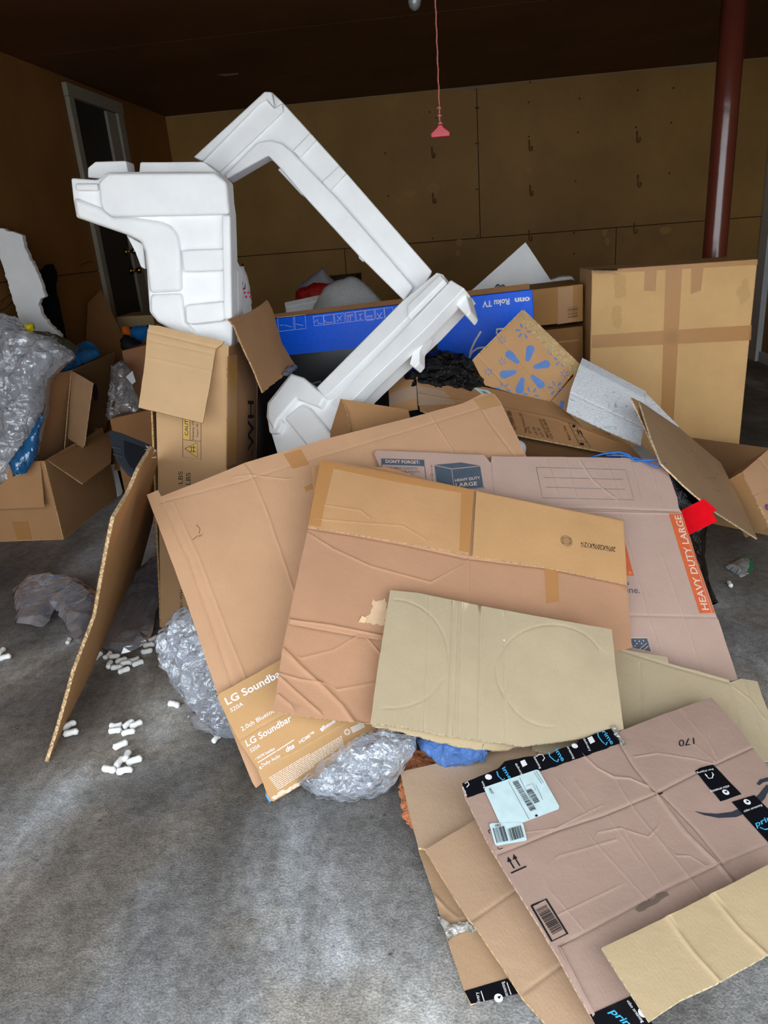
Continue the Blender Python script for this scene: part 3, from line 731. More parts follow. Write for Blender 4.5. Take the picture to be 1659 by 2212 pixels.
prism('curved_arm_foot', F1, [(323, 636), (392, 633), (400, 697), (430, 722), (440, 745), (395, 735), (356, 706), (339, 695), (323, 674)], 0.018, 0.03, M_EPS, fb, 0.014, 3)
for q in ([(478, 465), (497, 464), (501, 690), (483, 692)], [(391, 540), (480, 537), (481, 585), (396, 588)], [(399, 659), (482, 651), (484, 694), (412, 702), (401, 697)]):
    prism('rib', F1, q, 0.032, 0.045, M_EPS, fb, 0.008, 2)
prism('lip', F1, [(160, 396), (210, 396), (210, 412), (164, 412)], 0.02, 0.03, M_EPS, fb, 0.008, 3)
prism('back_layer', F1, [(189, 384), (189, 362), (205, 349), (272, 347), (276, 372), (300, 372), (302, 350), (440, 349), (470, 372), (490, 391), (500, 560), (514, 588), (516, 760), (440, 760), (400, 400)], -0.10, 0.08, M_EPS, fb, 0.005, 2)
prism('brace', F1, [(272, 507), (309, 528), (314, 582), (304, 577), (292, 545)], -0.05, 0.07, M_EPS, fb, 0.004, 2)

# ---- big raised foam frame leg
F2 = Pl(ay(700, 400, 3.0), (0.04, -1, 0.10), (1, 0, 0))
ff = prism('polystyrene_packing_corner', F2, [(417, 339), (571, 197), (587, 198), (610, 220), (670, 286), (749, 374), (934, 586), (905, 640), (873, 650), (774, 550), (655, 420), (606, 362), (579, 334), (489, 387), (472, 372)], 0.0, 0.10, M_EPS, None, 0.006, 2)
tag(ff, 'long white polystyrene frame leg rising to a corner above the pile', 'foam packing')
prism('outer_rib', F2, [(417, 339), (571, 197), (587, 198), (593, 233), (575, 213), (560, 222), (436, 348)], 0.03, 0.05, M_EPS, ff, 0.006, 2)
prism('outer_flange', F2, [(436, 350), (562, 222), (575, 214), (592, 234), (610, 221), (612, 240), (474, 372)], 0.015, 0.04, M_EPS, ff, 0.006, 2)
for q in ([(670, 286), (684, 302), (647, 341), (632, 325)], [(733, 357), (749, 374), (712, 413), (694, 393)]): prism('band', F2, q, 0.012, 0.03, M_EPS, ff, 0.005, 2)
prism('inner_rail', F2, [(556, 306), (585, 302), (610, 309), (632, 328), (728, 427), (815, 527), (894, 620), (873, 650), (774, 552), (655, 422), (606, 364), (579, 336), (489, 387), (484, 378)], 0.03, 0.09, M_EPS, ff, 0.018, 4)
prism('stop', F2, [(774, 548), (788, 560), (784, 566), (775, 558)], -0.02, 0.03, M_EPS, ff, 0.002)
prism('stop', F2, [(606, 362), (657, 418), (652, 422), (600, 366)], -0.06, 0.05, M_EPS, ff, 0.002)

# ---- lower foam frame, lying across
F3 = Pl(ay(800, 780, 2.80), (-0.40, -0.76, 0.60), (0.8, 0, 0.55))
fr = prism('polystyrene_packing_rail', F3, [(869, 649), (943, 588), (957, 592), (963, 612), (974, 604), (1003, 622), (925, 705), (798, 826), (735, 890), (690, 985), (600, 985), (575, 900), (577, 870), (628, 806), (656, 815), (684, 836)], 0.0, 0.115, M_EPS, None, 0.004, 2)
tag(fr, 'white polystyrene rail lying diagonally across the blue carton, below the raised leg', 'foam packing')
prism('upper_ridge', F3, [(869, 650), (943, 588), (957, 592), (962, 609), (868, 698), (712, 850), (700, 857), (684, 838)], 0.04, 0.06, M_EPS, fr, 0.004, 2)
prism('lower_bar', F3, [(974, 605), (1003, 622), (925, 705), (798, 826), (738, 888), (714, 870), (868, 716)], 0.034, 0.06, M_EPS, fr, 0.004, 2)
prism('ridge_step', F3, [(880, 660), (950, 592), (960, 604), (880, 684)], 0.055, 0.03, M_EPS, fr, 0.004, 2)
prism('end_tab', F3, [(974, 604), (1003, 622), (1017, 672), (1009, 684), (988, 661), (975, 650), (985, 640)], 0.0, 0.075, M_EPS, fr, 0.006, 2)
prism('tab', F3, [(925, 722), (906, 758), (906, 783), (896, 795), (884, 786), (895, 745)], -0.02, 0.05, M_EPS, fr, 0.005, 2)
prism('corner_pad', F3, [(577, 872), (628, 806), (656, 815), (702, 855), (690, 880), (640, 860), (600, 905), (590, 930), (576, 905)], 0.03, 0.06, M_EPS, fr, 0.012, 3)
prism('corner_block', F3, [(612, 902), (650, 872), (668, 880), (722, 945), (700, 985), (662, 962)], 0.026, 0.05, M_EPS, fr, 0.012, 3)
prism('corner_block', F3, [(576, 905), (600, 895), (612, 912), (600, 935), (580, 935)], 0.022, 0.05, M_EPS, fr, 0.01, 3)

# ---- tall open carton
TL3, BL3 = ay(322, 702, 2.57), az(348, 1355, 0.002)
TR3 = ay(493, 762, 2.57)
tcp = three(BL3, TL3, TR3); tcp = Pl(BL3, tcp.n, Vector((1, 0, 0)))
M_TC = card((196, 158, 116), 'h'); E_TC = edge((190, 150, 100))
tl2, tr2 = tcp.loc((322, 712)), tcp.loc((494, 752)); bl2 = tcp.loc((348, 1355)); br2 = tcp.loc((486, 1385))
c_fr = [tcp.pt(q.x, q.y) for q in (bl2, br2, tr2, tl2)]
dvec = Vector((-0.02, 0.52, 0.02))
tc = sheet('tall_carton', tcp, [(348, 1355), (486, 1385), (488, 1006), (490, 850), (494, 745), (478, 745), (470, 752), (330, 718), (322, 700), (336, 850), (341, 1000)], M_TC, E_TC, 0.006, creases=[([(342, 1000), (488, 1010)], -.001, .004)], seed=21, warp=.003)
tag(tc, 'tall open brown carton with a caution print, holding the upright foam block', 'carton')
spl = three(c_fr[1], c_fr[2], c_fr[1] + dvec)
b0, b1_, b2_, b3_ = [spl.inv(q) for q in (c_fr[1], c_fr[1] + dvec, c_fr[2] + dvec + Vector((0, 0, -.03)), c_fr[2])]
sheet('side_panel', spl, [b0, b1_, b2_, b3_], card((150, 112, 76), 'h'), E_TC, 0.006, local=True, parent=tc, seed=22, warp=.003)
sp2 = three(c_fr[0], c_fr[3], c_fr[0] + dvec)
q4 = [sp2.inv(q) for q in (c_fr[0], c_fr[0] + dvec, c_fr[3] + dvec, c_fr[3])]
sheet('side_panel', sp2, q4, card((150, 112, 76), 'h'), E_TC, 0.006, local=True, parent=tc, seed=23, warp=.003)
sp3 = three(c_fr[0] + dvec, c_fr[1] + dvec, c_fr[2] + dvec)
q4 = [sp3.inv(q + dvec) for q in c_fr]
sheet('back_panel', sp3, q4, card((150, 112, 76), 'h'), E_TC, 0.006, local=True, parent=tc, seed=24, warp=.003)
# flaps folded over the front and over the right side
fp1 = three(ay(330, 714, 2.55), ay(476, 744, 2.56), ay(300, 880, 2.40))
sheet('front_flap', fp1, [(322, 702), (345, 704), (484, 737), (478, 745), (466, 752), (452, 840), (438, 914), (299, 880), (312, 790), (318, 720)], card((208, 172, 130), 'h'), E_TC, 0.006,
      creases=[([(318, 716), (470, 752)], -.003, .003), ([(320, 735), (465, 765)], -.0015, .003), ([(316, 772), (455, 802)], .0012, .003)], parent=tc, seed=25, warp=.004)
fp2 = three(ay(497, 690, 2.60), ay(575, 655, 2.95), ay(568, 845, 2.62))
sheet('side_flap', fp2, [(494, 690), (545, 672), (577, 648), (588, 668), (610, 740), (640, 790), (600, 822), (568, 848), (545, 790), (528, 755), (505, 700)], card((168, 128, 92), 'h'), E_TC, 0.006,
      creases=[([(500, 700), (580, 664)], -.002, .003)], parent=tc, seed=26, warp=.006, jit=.002, step=.012)
pillow('torn_tape', fp2.shift(.002), [(606, 812), (622, 790), (640, 788), (642, 796), (620, 812)], .004, .002, film('clear_film', (205, 205, 205), 0.3), tc, .003, 60, 3, .006, .01)
text('CAUTION', tcp, (406.7, 941), (406.4, 884), (399.6, 940), M_INK, tc, 0.01)
decal('printed_panel', tcp, [(395.7, 949), (396, 870), (411, 870), (410.5, 951)], flat('yellow_print', (206, 166, 84), .7), tc, 0.0006)
text('Heavy object', tcp, (420, 949.7), (419, 891), (414.7, 949), M_INK, tc)
text('Team lift required', tcp, (429, 946), (427.7, 883), (424.8, 945), M_INK, tc)
strokes('printed_frame', tcp, [[(395, 870), (395.5, 987), (434.5, 993), (434.5, 872)], [(410.7, 870), (411, 951)], [(395.5, 949.5), (434.5, 953.5)]], .0016, M_INK, tc)
multi('printed_triangle', tcp, quads(tcp, [[(399.8, 969), (426.6, 956), (426.6, 988)]]), flat('yellow_print', (206, 166, 84), .7), tc, .0008)
strokes('printed_triangle', tcp, [[(399.8, 969), (426.6, 956), (426.6, 988), (399.8, 969)], [(410, 966), (423, 966)], [(410, 975), (423, 975)], [(414, 966), (414, 975)], [(419, 963), (419, 978)]], .0022, M_INK, tc, .001)
text('LBS', tcp, (395, 1045), (395, 1018), (385.6, 1045), M_INK, tc); text('LBS', tcp, (412, 1047), (412, 1021), (402, 1047), M_INK, tc)
text('001-WH', tcp, (395.5, 1317.5), (395.5, 1273.7), (388.6, 1317.5), M_INK, tc)
decal('tape_strip', spl, [(491, 770), (512, 765), (510, 1000), (489, 1008)], tape((214, 160, 84), .3, .7), tc)
text('-WH', spl, (548, 988), (548, 866), (535, 992), M_INK, tc, 0.012)
strokes('printed_frame', spl, [[(568, 980), (568, 958), (575, 955)], [(571, 979), (571, 960)]], .004, flat('dark_red_print', (140, 50, 50), .6), tc)

# ---- long carton with stencilled lettering, under the big flat sheet
skp = three(ay(900, 802, 2.98), ay(1190, 868, 2.95), ay(1110, 936, 2.72))
M_SK = card((178, 134, 92), 'h')
sk = sheet('long_carton', skp, [(897, 801), (1060, 838), (1190, 868), (1245, 905), (1360, 962), (1385, 990), (1290, 973), (1105, 936), (985, 912), (908, 885)], M_SK, E_K, 0.007,
           creases=[([(903, 850), (1075, 878), (1200, 905), (1330, 955)], .002, .004)], seed=31, warp=.005)
tag(sk, 'long brown carton with stencilled lettering, lying under the walmart-blue star printed box'.replace('walmart-blue star', 'blue star'), 'carton')
ep = three(ay(840, 828, 3.0), ay(897, 801, 2.98), ay(845, 890, 2.86))
sheet('end_panel', ep, [(839, 828), (897, 801), (903, 884), (842, 893)], card((196, 150, 104), 'h'), E_K, 0.006, parent=sk, seed=32, warp=.006)
decal('tape_strip', ep, [(842, 850), (900, 832), (902, 862), (842, 876)], M_TAPEC, sk)
decal('tape_strip', skp, [(900, 832), (960, 845), (985, 872), (903, 876)], M_TAPEC, sk)
inp = three(ay(1110, 938, 2.80), ay(1385, 992, 2.80), ay(1120, 1010, 2.62))
sheet('lower_panel', inp, [(985, 915), (1110, 940), (1385, 994), (1390, 1030), (1100, 1030), (985, 1000)], card((130, 94, 62), 'h'), E_K, 0.006, parent=sk, seed=33, warp=.004)
M_BR = flat('brown_ink', (84, 60, 38), .75)
text('SKU W2804P138893', skp, (1116, 928), (1102, 886), (1108, 930), M_BR, sk, 0.02)
for i, (s, a, b) in enumerate((('Patio Furniture SET', (1139, 934), (1126, 890)), ('QTY: 1PC', (1148, 936), (1143, 921)), ('G.W: 20.0', (1164, 940), (1154, 922)), ('N.W: 18.0', (1176, 943), (1164, 924)), ('MEAS: 67x27x24', (1187, 945), (1168, 905)), ('FOR W02-2804P', (1196, 948), (1176, 905)), ('Made in China', (1234, 951), (1220, 920)))):
    text(s, skp, a, b, (a[0] - 5.5, a[1] + 1), M_BR, sk, 0.012)
strokes('printed_frame', skp, [[(1228, 915), (1240, 916), (1276, 967), (1252, 962), (1228, 915)], [(1238, 930), (1252, 933)], [(1244, 941), (1260, 944)], [(1249, 951), (1268, 956)]], .002, M_INK, sk)
multi('printed_symbols', skp, quads(skp, [[(1236, 918), (1243, 921), (1241, 925), (1236, 923)], [(1251, 957), (1260, 957), (1262, 963), (1254, 962)], [(1245, 929), (1248, 930), (1252, 939), (1249, 939)], [(1251, 930), (1254, 931), (1259, 940), (1256, 940)]]), M_INK, sk)
skl = decal('shipping_label', skp, [(1020, 836), (1054, 843), (1076, 860), (1042, 852)], M_LABEL, sk, .0012)
bars(skp, (1045, 844), (1062, 855), (1038, 845), 4, M_INK, skl, 10, off=.0022)
text('FRAGILE', skp, (983, 835), (1015, 845), (982, 826), flat('red_brown_print', (140, 80, 60), .7), sk)

# ---- black garbage bag leaning on the blue carton
M_BAG = crumple('black_bag_film', (6, 7, 8), 0.09, 40.0, 0.018, 0.4)
bag = pillow('garbage_bag', three(ay(960, 765, 3.12), ay(1040, 800, 3.1), ay(930, 860, 2.98)), [(868, 815), (900, 785), (912, 770), (940, 763), (975, 765), (1003, 773), (1030, 798), (1052, 840), (1040, 900), (930, 900), (870, 870)], 0.09, 0.08, M_BAG, None, 0.022, 20, 41, 0.009, 0.09, facet=True)
tag(bag, 'shiny black garbage bag bulging in front of the blue television carton', 'garbage bag')

# ---- box printed with blue stars
wpn = three(ay(1130, 672, 3.14), ay(1253, 790, 3.05), ay(1022, 780, 3.02))
M_WB = card((196, 152, 108), 'v'); M_WBL = flat('blue_star_print', (98, 134, 196), .7)
cw = [(1130, 671), (1252, 790), (1182, 876), (1110, 850), (1048, 832), (1022, 780)]
wbx = sheet('star_printed_box', wpn, cw, M_WB, E_K, 0.006, creases=[([(1076, 726), (1180, 845)], -.0015, .003), ([(1034, 770), (1108, 850)], -.003, .003)], seed=35, warp=.003)
tag(wbx, 'brown box printed with blue starbursts, tilted on its corner', 'box')
cor = [wpn.hit(q) for q in ((1130, 671), (1252, 790), (1182, 876), (1022, 780))]
dv = -wpn.n * 0.16
for nm, i, j, sd in (('side_panel', 0, 1, 36), ('side_panel', 1, 2, 37), ('side_panel', 3, 0, 38)):
    q = three(cor[i], cor[j], cor[i] + dv); sheet(nm, q, [q.inv(c) for c in (cor[i], cor[j], cor[j] + dv, cor[i] + dv)], M_WB, E_K, .005, local=True, parent=wbx, seed=sd, warp=.002)
q = three(cor[0] + dv, cor[1] + dv, cor[2] + dv); sheet('back_panel', q, [q.inv(c + dv) for c in cor], M_WB, E_K, .005, local=True, parent=wbx, seed=39, warp=.002)
fpw = three(wpn.hit((1182, 876)), wpn.hit((1243, 812)), ay(1235, 895, 2.9))
sheet('flap', fpw, [(1184, 874), (1243, 808), (1262, 830), (1240, 900), (1200, 905)], M_WB, E_K, .005, parent=wbx, seed=40, warp=.003)
multi('printed_star', fpw, quads(fpw, [[(1187, 874), (1193, 868), (1205, 880), (1200, 886)], [(1212, 866), (1220, 868), (1216, 884), (1208, 880)]]), M_WBL, wbx)
M_SHINE = crumple('shiny_tape', (206, 172, 118), .12, 55.0, .012, .9)
decal('tape_strip', wpn, [(1130, 671), (1253, 790), (1241, 814), (1118, 688)], M_SHINE, wbx, .0015, grid=.012, jit=.001)
def petal(pl, c, ang, r0, r1, w0, w1):
    d = Vector((math.cos(ang), math.sin(ang))); nv = Vector((-d.y, d.x)); out = []
    for t in range(7):
        th = math.pi * (0.5 + t / 6.0); out.append(c + d * (r0 + w0 * (1 + math.cos(th))) + nv * w0 * math.sin(th))
    for t in range(9):
        th = math.pi * (-0.5 + t / 8.0); out.append(c + d * (r1 - w1 + w1 * math.cos(th)) + nv * w1 * math.sin(th))
    return out
cb = wpn.loc((1134, 798)); t0 = (wpn.loc((1143, 764)) - cb); a0 = math.atan2(t0.y, t0.x)
multi('printed_star', wpn, [petal(wpn, cb, a0 + k * math.pi / 3, .035, .105, .009, .017) for k in range(6)], M_WBL, wbx)
for (c, r) in (((1131, 715), .033), ((1084, 734), .017), ((1084, 781), .017), ((1055, 803), .017), ((1087, 841), .03), ((1147, 853), .033), ((1201, 839), .033), ((1219, 808), .018), ((1211, 778), .028), ((1190, 760), .016)):
    q = wpn.loc(c); aa = a0 + r * 20
    multi('printed_star', wpn, [petal(wpn, q, aa + k * math.pi / 3, r * .35, r, r * .07, r * .13) for k in range(6)], M_WBL, wbx)


# ---- white doodle-printed mailer box
def doodle():
    t = Nt('doodle_printed_white'); uv = t.n('UVMap')
    n1 = t.n('TexNoise', Scale=9.0, Detail=1.0, Distortion=1.6); t.l(uv.outputs[0], n1.inputs['Vector'])
    mt = t.n('Math', operation='MULTIPLY'); mt.inputs[1].default_value = 5.0; t.l(n1.outputs[0], mt.inputs[0])
    fr_ = t.n('Math', operation='FRACT'); t.l(mt.outputs[0], fr_.inputs[0])
    r = t.ramp(fr_.outputs[0], [(0.47, (1, 1, 1, 1)), (0.5, (0.45, 0.45, 0.47, 1)), (0.53, (1, 1, 1, 1))])
    vo = t.n('TexVoronoi', Scale=26.0); vo.feature = 'DISTANCE_TO_EDGE'; t.l(uv.outputs[0], vo.inputs['Vector'])
    r2 = t.ramp(vo.outputs[0], [(0.10, (1, 1, 1, 1)), (0.14, (0.55, 0.55, 0.57, 1)), (0.18, (1, 1, 1, 1))])
    m = t.n('MixRGB', blend_type='MULTIPLY'); m.inputs[0].default_value = 0.35; t.l(r.outputs[0], m.inputs[1]); t.l(r2.outputs[0], m.inputs[2])
    m2 = t.n('MixRGB', blend_type='MULTIPLY'); m2.inputs[0].default_value = 1.0; m2.inputs[2].default_value = lin((228, 231, 236)); t.l(m.outputs[0], m2.inputs[1])
    b = t.bsdf(Roughness=.45); t.l(m2.outputs[0], b.inputs['Base Color'])
    wv = t.n('TexWave', Scale=45.0); wv.bands_direction = 'Y'; t.l(uv.outputs[0], wv.inputs['Vector']); bb = t.bump(wv.outputs[1], .25, .004); t.l(bb.outputs[0], b.inputs['Normal'])
    return t.m
M_DOO = doodle(); M_INW = card((170, 144, 108), 'v')
mp_ = three(ay(1254, 790, 2.98), ay(1395, 862, 2.90), ay(1226, 888, 2.78))
ml = sheet('white_mailer_box', mp_, [(1252, 788), (1320, 822), (1394, 860), (1392, 910), (1384, 962), (1300, 925), (1224, 888), (1232, 845)], M_DOO, edge((210, 205, 195)), .005, creases=[([(1232, 848), (1310, 885), (1388, 922)], -.002, .003)], seed=45, warp=.002, back=M_INW)
tag(ml, 'white mailer box with grey line doodles, propped against the big carton', 'box')
mq = three(ay(1254, 790, 2.98), ay(1395, 862, 2.90), ay(1258, 774, 3.03))
sheet('top_flap', mq, [(1252, 788), (1394, 860), (1396, 846), (1258, 773)], M_DOO, edge((210, 205, 195)), .004, parent=ml, seed=46, warp=.001)
mr_ = three(ay(1395, 862, 2.90), ay(1396, 847, 2.93), ay(1467, 930, 2.86))
sheet('side_flap', mr_, [(1394, 848), (1467, 922), (1468, 936), (1440, 925), (1393, 885)], M_DOO, edge((210, 205, 195)), .004, parent=ml, seed=47, warp=.001)
mu = three(ay(1224, 888, 2.78), ay(1320, 925, 2.78), ay(1310, 970, 2.92))
sheet('inner_flap', mu, [(1224, 889), (1320, 928), (1311, 972), (1268, 930)], M_INW, E_O, .004, parent=ml, seed=48, warp=.001)
mv = three(ay(1384, 960, 2.85), ay(1345, 985, 2.75), ay(1420, 992, 2.75))
sheet('tuck_flap', mv, [(1340, 985), (1366, 965), (1386, 960), (1410, 985), (1422, 1008), (1350, 1004)], M_DOO, edge((210, 205, 195)), .004, parent=ml, seed=49, warp=.001)

# ---- small open carton, only its folded top shows
so = three(ay(736, 863, 2.62), ay(880, 886, 2.72), ay(760, 930, 2.58))
smc = sheet('small_open_carton', so, [(737, 862), (800, 872), (882, 885), (900, 960), (760, 970), (747, 900)], card((176, 132, 90)), E_K, .006, seed=51, warp=.002)
tag(smc, 'small open carton between the white foam rail and the big flat sheet', 'carton')
so2 = three(ay(736, 863, 2.62), ay(712, 940, 2.60), ay(756, 930, 2.56))
sheet('side_panel', so2, [(736, 861), (749, 890), (760, 955), (712, 965), (714, 930)], card((150, 110, 74)), E_K, .006, parent=smc, seed=52, warp=.001)

# ---- tilted board in front of the big carton
tsp = three(ay(1385, 872, 2.72), ay(1558, 1002, 2.95), ay(1634, 1163, 2.62))
ts = sheet('loose_cardboard_sheet', tsp, [(1380, 866), (1470, 925), (1556, 1001), (1600, 1085), (1636, 1164), (1548, 1106), (1500, 1066), (1480, 1048), (1430, 1000), (1405, 940)], card((168, 138, 108), 'v'), edge((210, 185, 150)), .006, seed=53, warp=.006, wfreq=3)
tag(ts, 'loose cardboard sheet with faint red scribbles, tilted right of the moving box', 'cardboard')
ts2 = three(ay(1366, 862, 2.70), ay(1382, 868, 2.72), ay(1445, 1012, 2.62))
sheet('folded_strip', ts2, [(1363, 858), (1380, 866), (1405, 940), (1446, 1016), (1428, 1000), (1396, 930)], card((150, 116, 82)), edge((210, 185, 150)), .006, parent=ts, seed=54, warp=.001)
strokes('red_scribble', tsp, [[(1503, 990), (1511, 988), (1514, 1003), (1519, 1001), (1522, 1012), (1526, 1007)], [(1504, 1012), (1510, 1010), (1507, 1020), (1503, 1015)]], .006, flat('faded_red_marker', (186, 118, 94), .8), ts)
strokes('grey_scribble', tsp, [[(1515, 1030), (1530, 1035), (1545, 1033), (1548, 1022)], [(1480, 975), (1490, 978), (1496, 972)], [(1536, 1055), (1550, 1062), (1556, 1060)]], .0025, flat('grey_pencil', (138, 112, 88), .8), ts)

# ---- cartons at the right edge
ro = empty('open_carton', az(1600, 1080, 0.0))
tag(ro, 'shallow open carton on the floor behind the tilted cardboard sheet', 'carton')
A_, B_ = az(1478, 1118, 0.002), az(1700, 1165, 0.002); dB = Vector((0.10, 0.42, 0)); hh = Vector((0, 0, 0.21))
def quad(nm, a, b, h, par, mat, sd, em=E_K, th=.005):
    pl = three(a, b, a + h); return sheet(nm, pl, [pl.inv(q) for q in (a, b, b + h, a + h)], mat, em, th, local=True, parent=par, seed=sd, warp=.002)
M_RC = card((190, 146, 100), 'v'); M_RCI = card((150, 112, 76), 'v')
quad('front_panel', A_, B_, hh, ro, M_RC, 61); quad('back_panel', A_ + dB, B_ + dB, hh * 1.25, ro, M_RCI, 62); quad('side_panel', A_, A_ + dB, hh, ro, M_RCI, 63); quad('side_panel', B_, B_ + dB, hh, ro, M_RCI, 64)
quad('bottom_panel', A_ + Vector((0, 0, .004)), B_ + Vector((0, 0, .004)), dB, ro, M_RCI, 65)
re_ = three(ay(1604, 1020, 2.82), ay(1659, 972, 2.92), ay(1662, 1135, 2.70))
rc = sheet('carton', re_, [(1603, 1020), (1632, 996), (1662, 970), (1760, 1040), (1740, 1190), (1662, 1138), (1630, 1075)], card((184, 144, 110), 'v'), E_K, .006, creases=[([(1629, 1072), (1680, 1040)], -.002, .003), ([(1640, 990), (1662, 1020)], -.002, .003)], seed=66, warp=.004)
tag(rc, 'tipped brown carton cut by the right edge of the picture', 'carton')
dv = -re_.n * 0.14
cc = [re_.hit(q) for q in ((1603, 1020), (1662, 970), (1760, 1040), (1662, 1138))]
for i, j in ((0, 1), (3, 0)):
    q = three(cc[i], cc[j], cc[i] + dv); sheet('side_panel', q, [q.inv(c) for c in (cc[i], cc[j], cc[j] + dv, cc[i] + dv)], M_RC, E_K, .005, local=True, parent=rc, seed=67 + i, warp=.002)
multi('printed_dot', re_, [ell(re_, (1658, 1096), .014, 14)], flat('violet_print', (120, 80, 110), .7), rc)

# ---- second black bag, red card, blue strap
bag2 = pillow('garbage_bag', three(ay(1470, 1040, 2.62), ay(1560, 1040, 2.62), ay(1500, 1320, 2.43)), [(1430, 990), (1462, 1008), (1500, 1050), (1524, 1078), (1528, 1140), (1522, 1200), (1530, 1250), (1547, 1300), (1549, 1335), (1490, 1345), (1440, 1250), (1420, 1150), (1420, 1020)], 0.04, 0.16, crumple('black_bag_film_smooth', (12, 13, 17), 0.16, 9.0, .03, .6), None, .018, 9, 71, .018, .1)
tag(bag2, 'black garbage bag hidden under the right edge of the pink moving box', 'garbage bag')
rp = three(ay(1478, 1110, 2.44), ay(1520, 1080, 2.47), ay(1495, 1150, 2.38))
rd = sheet('red_card', rp, [(1462, 1106), (1472, 1102), (1520, 1077), (1530, 1085), (1548, 1101), (1543, 1106), (1535, 1105), (1535, 1101), (1549, 1125), (1492, 1153), (1470, 1160)], flat('red_card_print', (240, 10, 30), .45), edge((210, 60, 60)), .0025, seed=72, warp=.002, jit=0)
tag(rd, 'bright red folded card sticking out beside the orange print', 'card')
st = tube('blue_strap', [ay(*q, Y) for q, Y in zip([(1270, 990), (1300, 981), (1335, 976), (1358, 982), (1372, 996), (1400, 994), (1425, 992), (1436, 1002), (1420, 1010), (1405, 1003), (1385, 993), (1350, 984), (1310, 984)], [2.5, 2.5, 2.5, 2.5, 2.48, 2.48, 2.48, 2.46, 2.46, 2.47, 2.49, 2.5, 2.5])], .0035, flat('blue_plastic_strap', (20, 100, 190), .35, .5))
tag(st, 'thin blue plastic strap looped along the top of the moving box', 'strap')
cup = pillow('white_paper_scrap', wallY(2.62), [(1118, 950), (1130, 955), (1137, 968), (1134, 984), (1120, 990), (1112, 970)], .02, .02, flat('white_paper', (205, 212, 222), .6), None, .004, 20, 73, .008, .02)
tag(cup, 'white paper scrap peeping out beside the big flat sheet', 'paper')

# ================================================================== FLAT CARTONS ON TOP
Ap = slope((553, 1700), 0.02, -20, 40).along((330, 1075), (1060, 860))
A = sheet('flattened_carton', Ap, [(317, 1068), (341, 1058), (348, 1072), (480, 1020), (528, 1000), (700, 950), (900, 900), (1000, 873), (1040, 853), (1066, 853), (1080, 870), (1136, 985), (1180, 1080), (1220, 1180), (900, 1420), (553, 1702), (545, 1690), (505, 1590), (470, 1500), (400, 1290)], card(K_A, 'v'), E_K, .006,
          creases=[([(345, 1085), (520, 1040), (700, 985), (920, 920), (1050, 880)], -.0016, .003), ([(352, 1085), (410, 1210), (470, 1380), (530, 1560)], -.002, .004), ([(372, 1082), (430, 1205), (495, 1375), (545, 1500)], .0016, .003),
                   ([(527, 1002), (545, 1030), (575, 1100), (620, 1230), (640, 1290)], .002, .003), ([(505, 1030), (540, 1026), (620, 1035)], .0015, .002), ([(930, 900), (985, 985)], .0015, .002), ([(1028, 868), (1060, 920), (1110, 985)], -.002, .003)],
          warp=.012, wfreq=1.3, seed=81, wear=wearm((226, 190, 152)))
tag(A, 'large flattened brown carton sloping over the left of the pile', 'cardboard')
decal('tape_strip', Ap, [(612, 982), (650, 972), (668, 1004), (632, 1014)], M_TAPEB, A, .002)
decal('tape_strip', Ap, [(657, 1052), (682, 1040), (685, 1052), (661, 1062)], M_TAPEB, A)
decal('tape_strip', Ap, [(1022, 865), (1062, 852), (1082, 878), (1040, 888)], tape((206, 160, 106), .3, .5), A)
strokes('scuff', Ap, [[(424, 1133), (432, 1142), (430, 1152)], [(416, 1166), (426, 1158), (438, 1154), (430, 1160)]], .0022, flat('dark_scuff', (120, 92, 66), .8), A)

HDp = slope((1592, 1465), 0.035, -17, 36).along((1060, 1105), (1455, 1108))
HD = sheet('flattened_moving_box', HDp, [(808, 980), (814, 973), (1045, 983), (1060, 1000), (1062, 986), (1426, 990), (1440, 1010), (1463, 1075), (1466, 1096), (1474, 1110), (1545, 1325), (1552, 1340), (1592, 1468), (1480, 1500), (1150, 1400), (880, 1150)], card(K_HD, 'v'), E_P, .006,
           creases=[([(1055, 1095), (1300, 1098), (1466, 1104)], -.003, .003), ([(1055, 1101), (1466, 1110)], .002, .002), ([(1300, 1328), (1552, 1333)], -.002, .003), ([(1062, 990), (1068, 1060)], -.003, .002), ([(1252, 995), (1278, 1035), (1300, 1055), (1325, 1073)], .002, .002),
                    ([(1182, 992), (1210, 1080)], .0004, .002), ([(1222, 992), (1248, 1080)], .0004, .002), ([(1310, 995), (1345, 1090)], .0005, .002), ([(1362, 995), (1385, 1080)], .0004, .002), ([(1400, 995), (1430, 1090)], .0004, .002), ([(1340, 1110), (1400, 1330), (1440, 1450)], .001, .002), ([(1430, 1200), (1480, 1340), (1515, 1450)], .001, .002)],
           warp=.005, seed=82, wear=wearm((222, 200, 188), .16))
tag(HD, 'flattened pinkish moving box with orange and slate print, right of the pile', 'cardboard')
hband = decal('printed_band', HDp, [(1444, 1108), (1473, 1109), (1543, 1324), (1511, 1325)], M_ORANGE, HD, .0009)
M_PINKW = flat('pale_print', (226, 200, 186), .7)
text('HEAVY DUTY LARGE', HDp, (1531, 1318), (1470, 1114), (1516, 1318), M_PINKW, hband, 0.012, off=.002)
strokes('printed_line', HDp, [[(1468, 1111), (1537, 1324)]], .0012, M_PINKW, hband, .002)
strokes('printed_form', HDp, [[(1158, 1010), (1351, 1015), (1369, 1080), (1171.5, 1076), (1158, 1010)], [(1174.5, 1032), (1345, 1036)], [(1179, 1053), (1349.5, 1057.6)]], .0016, M_INKG, HD)
hhead = decal('printed_header', HDp, [(823, 991), (916, 994), (917, 1008), (824, 1004)], M_INKG, HD, .0009)
text("DON'T FORGET:", HDp, (833, 1000.8), (906.5, 1003), (832.5, 994.3), M_PINKW, hhead, 0.015, off=.002)
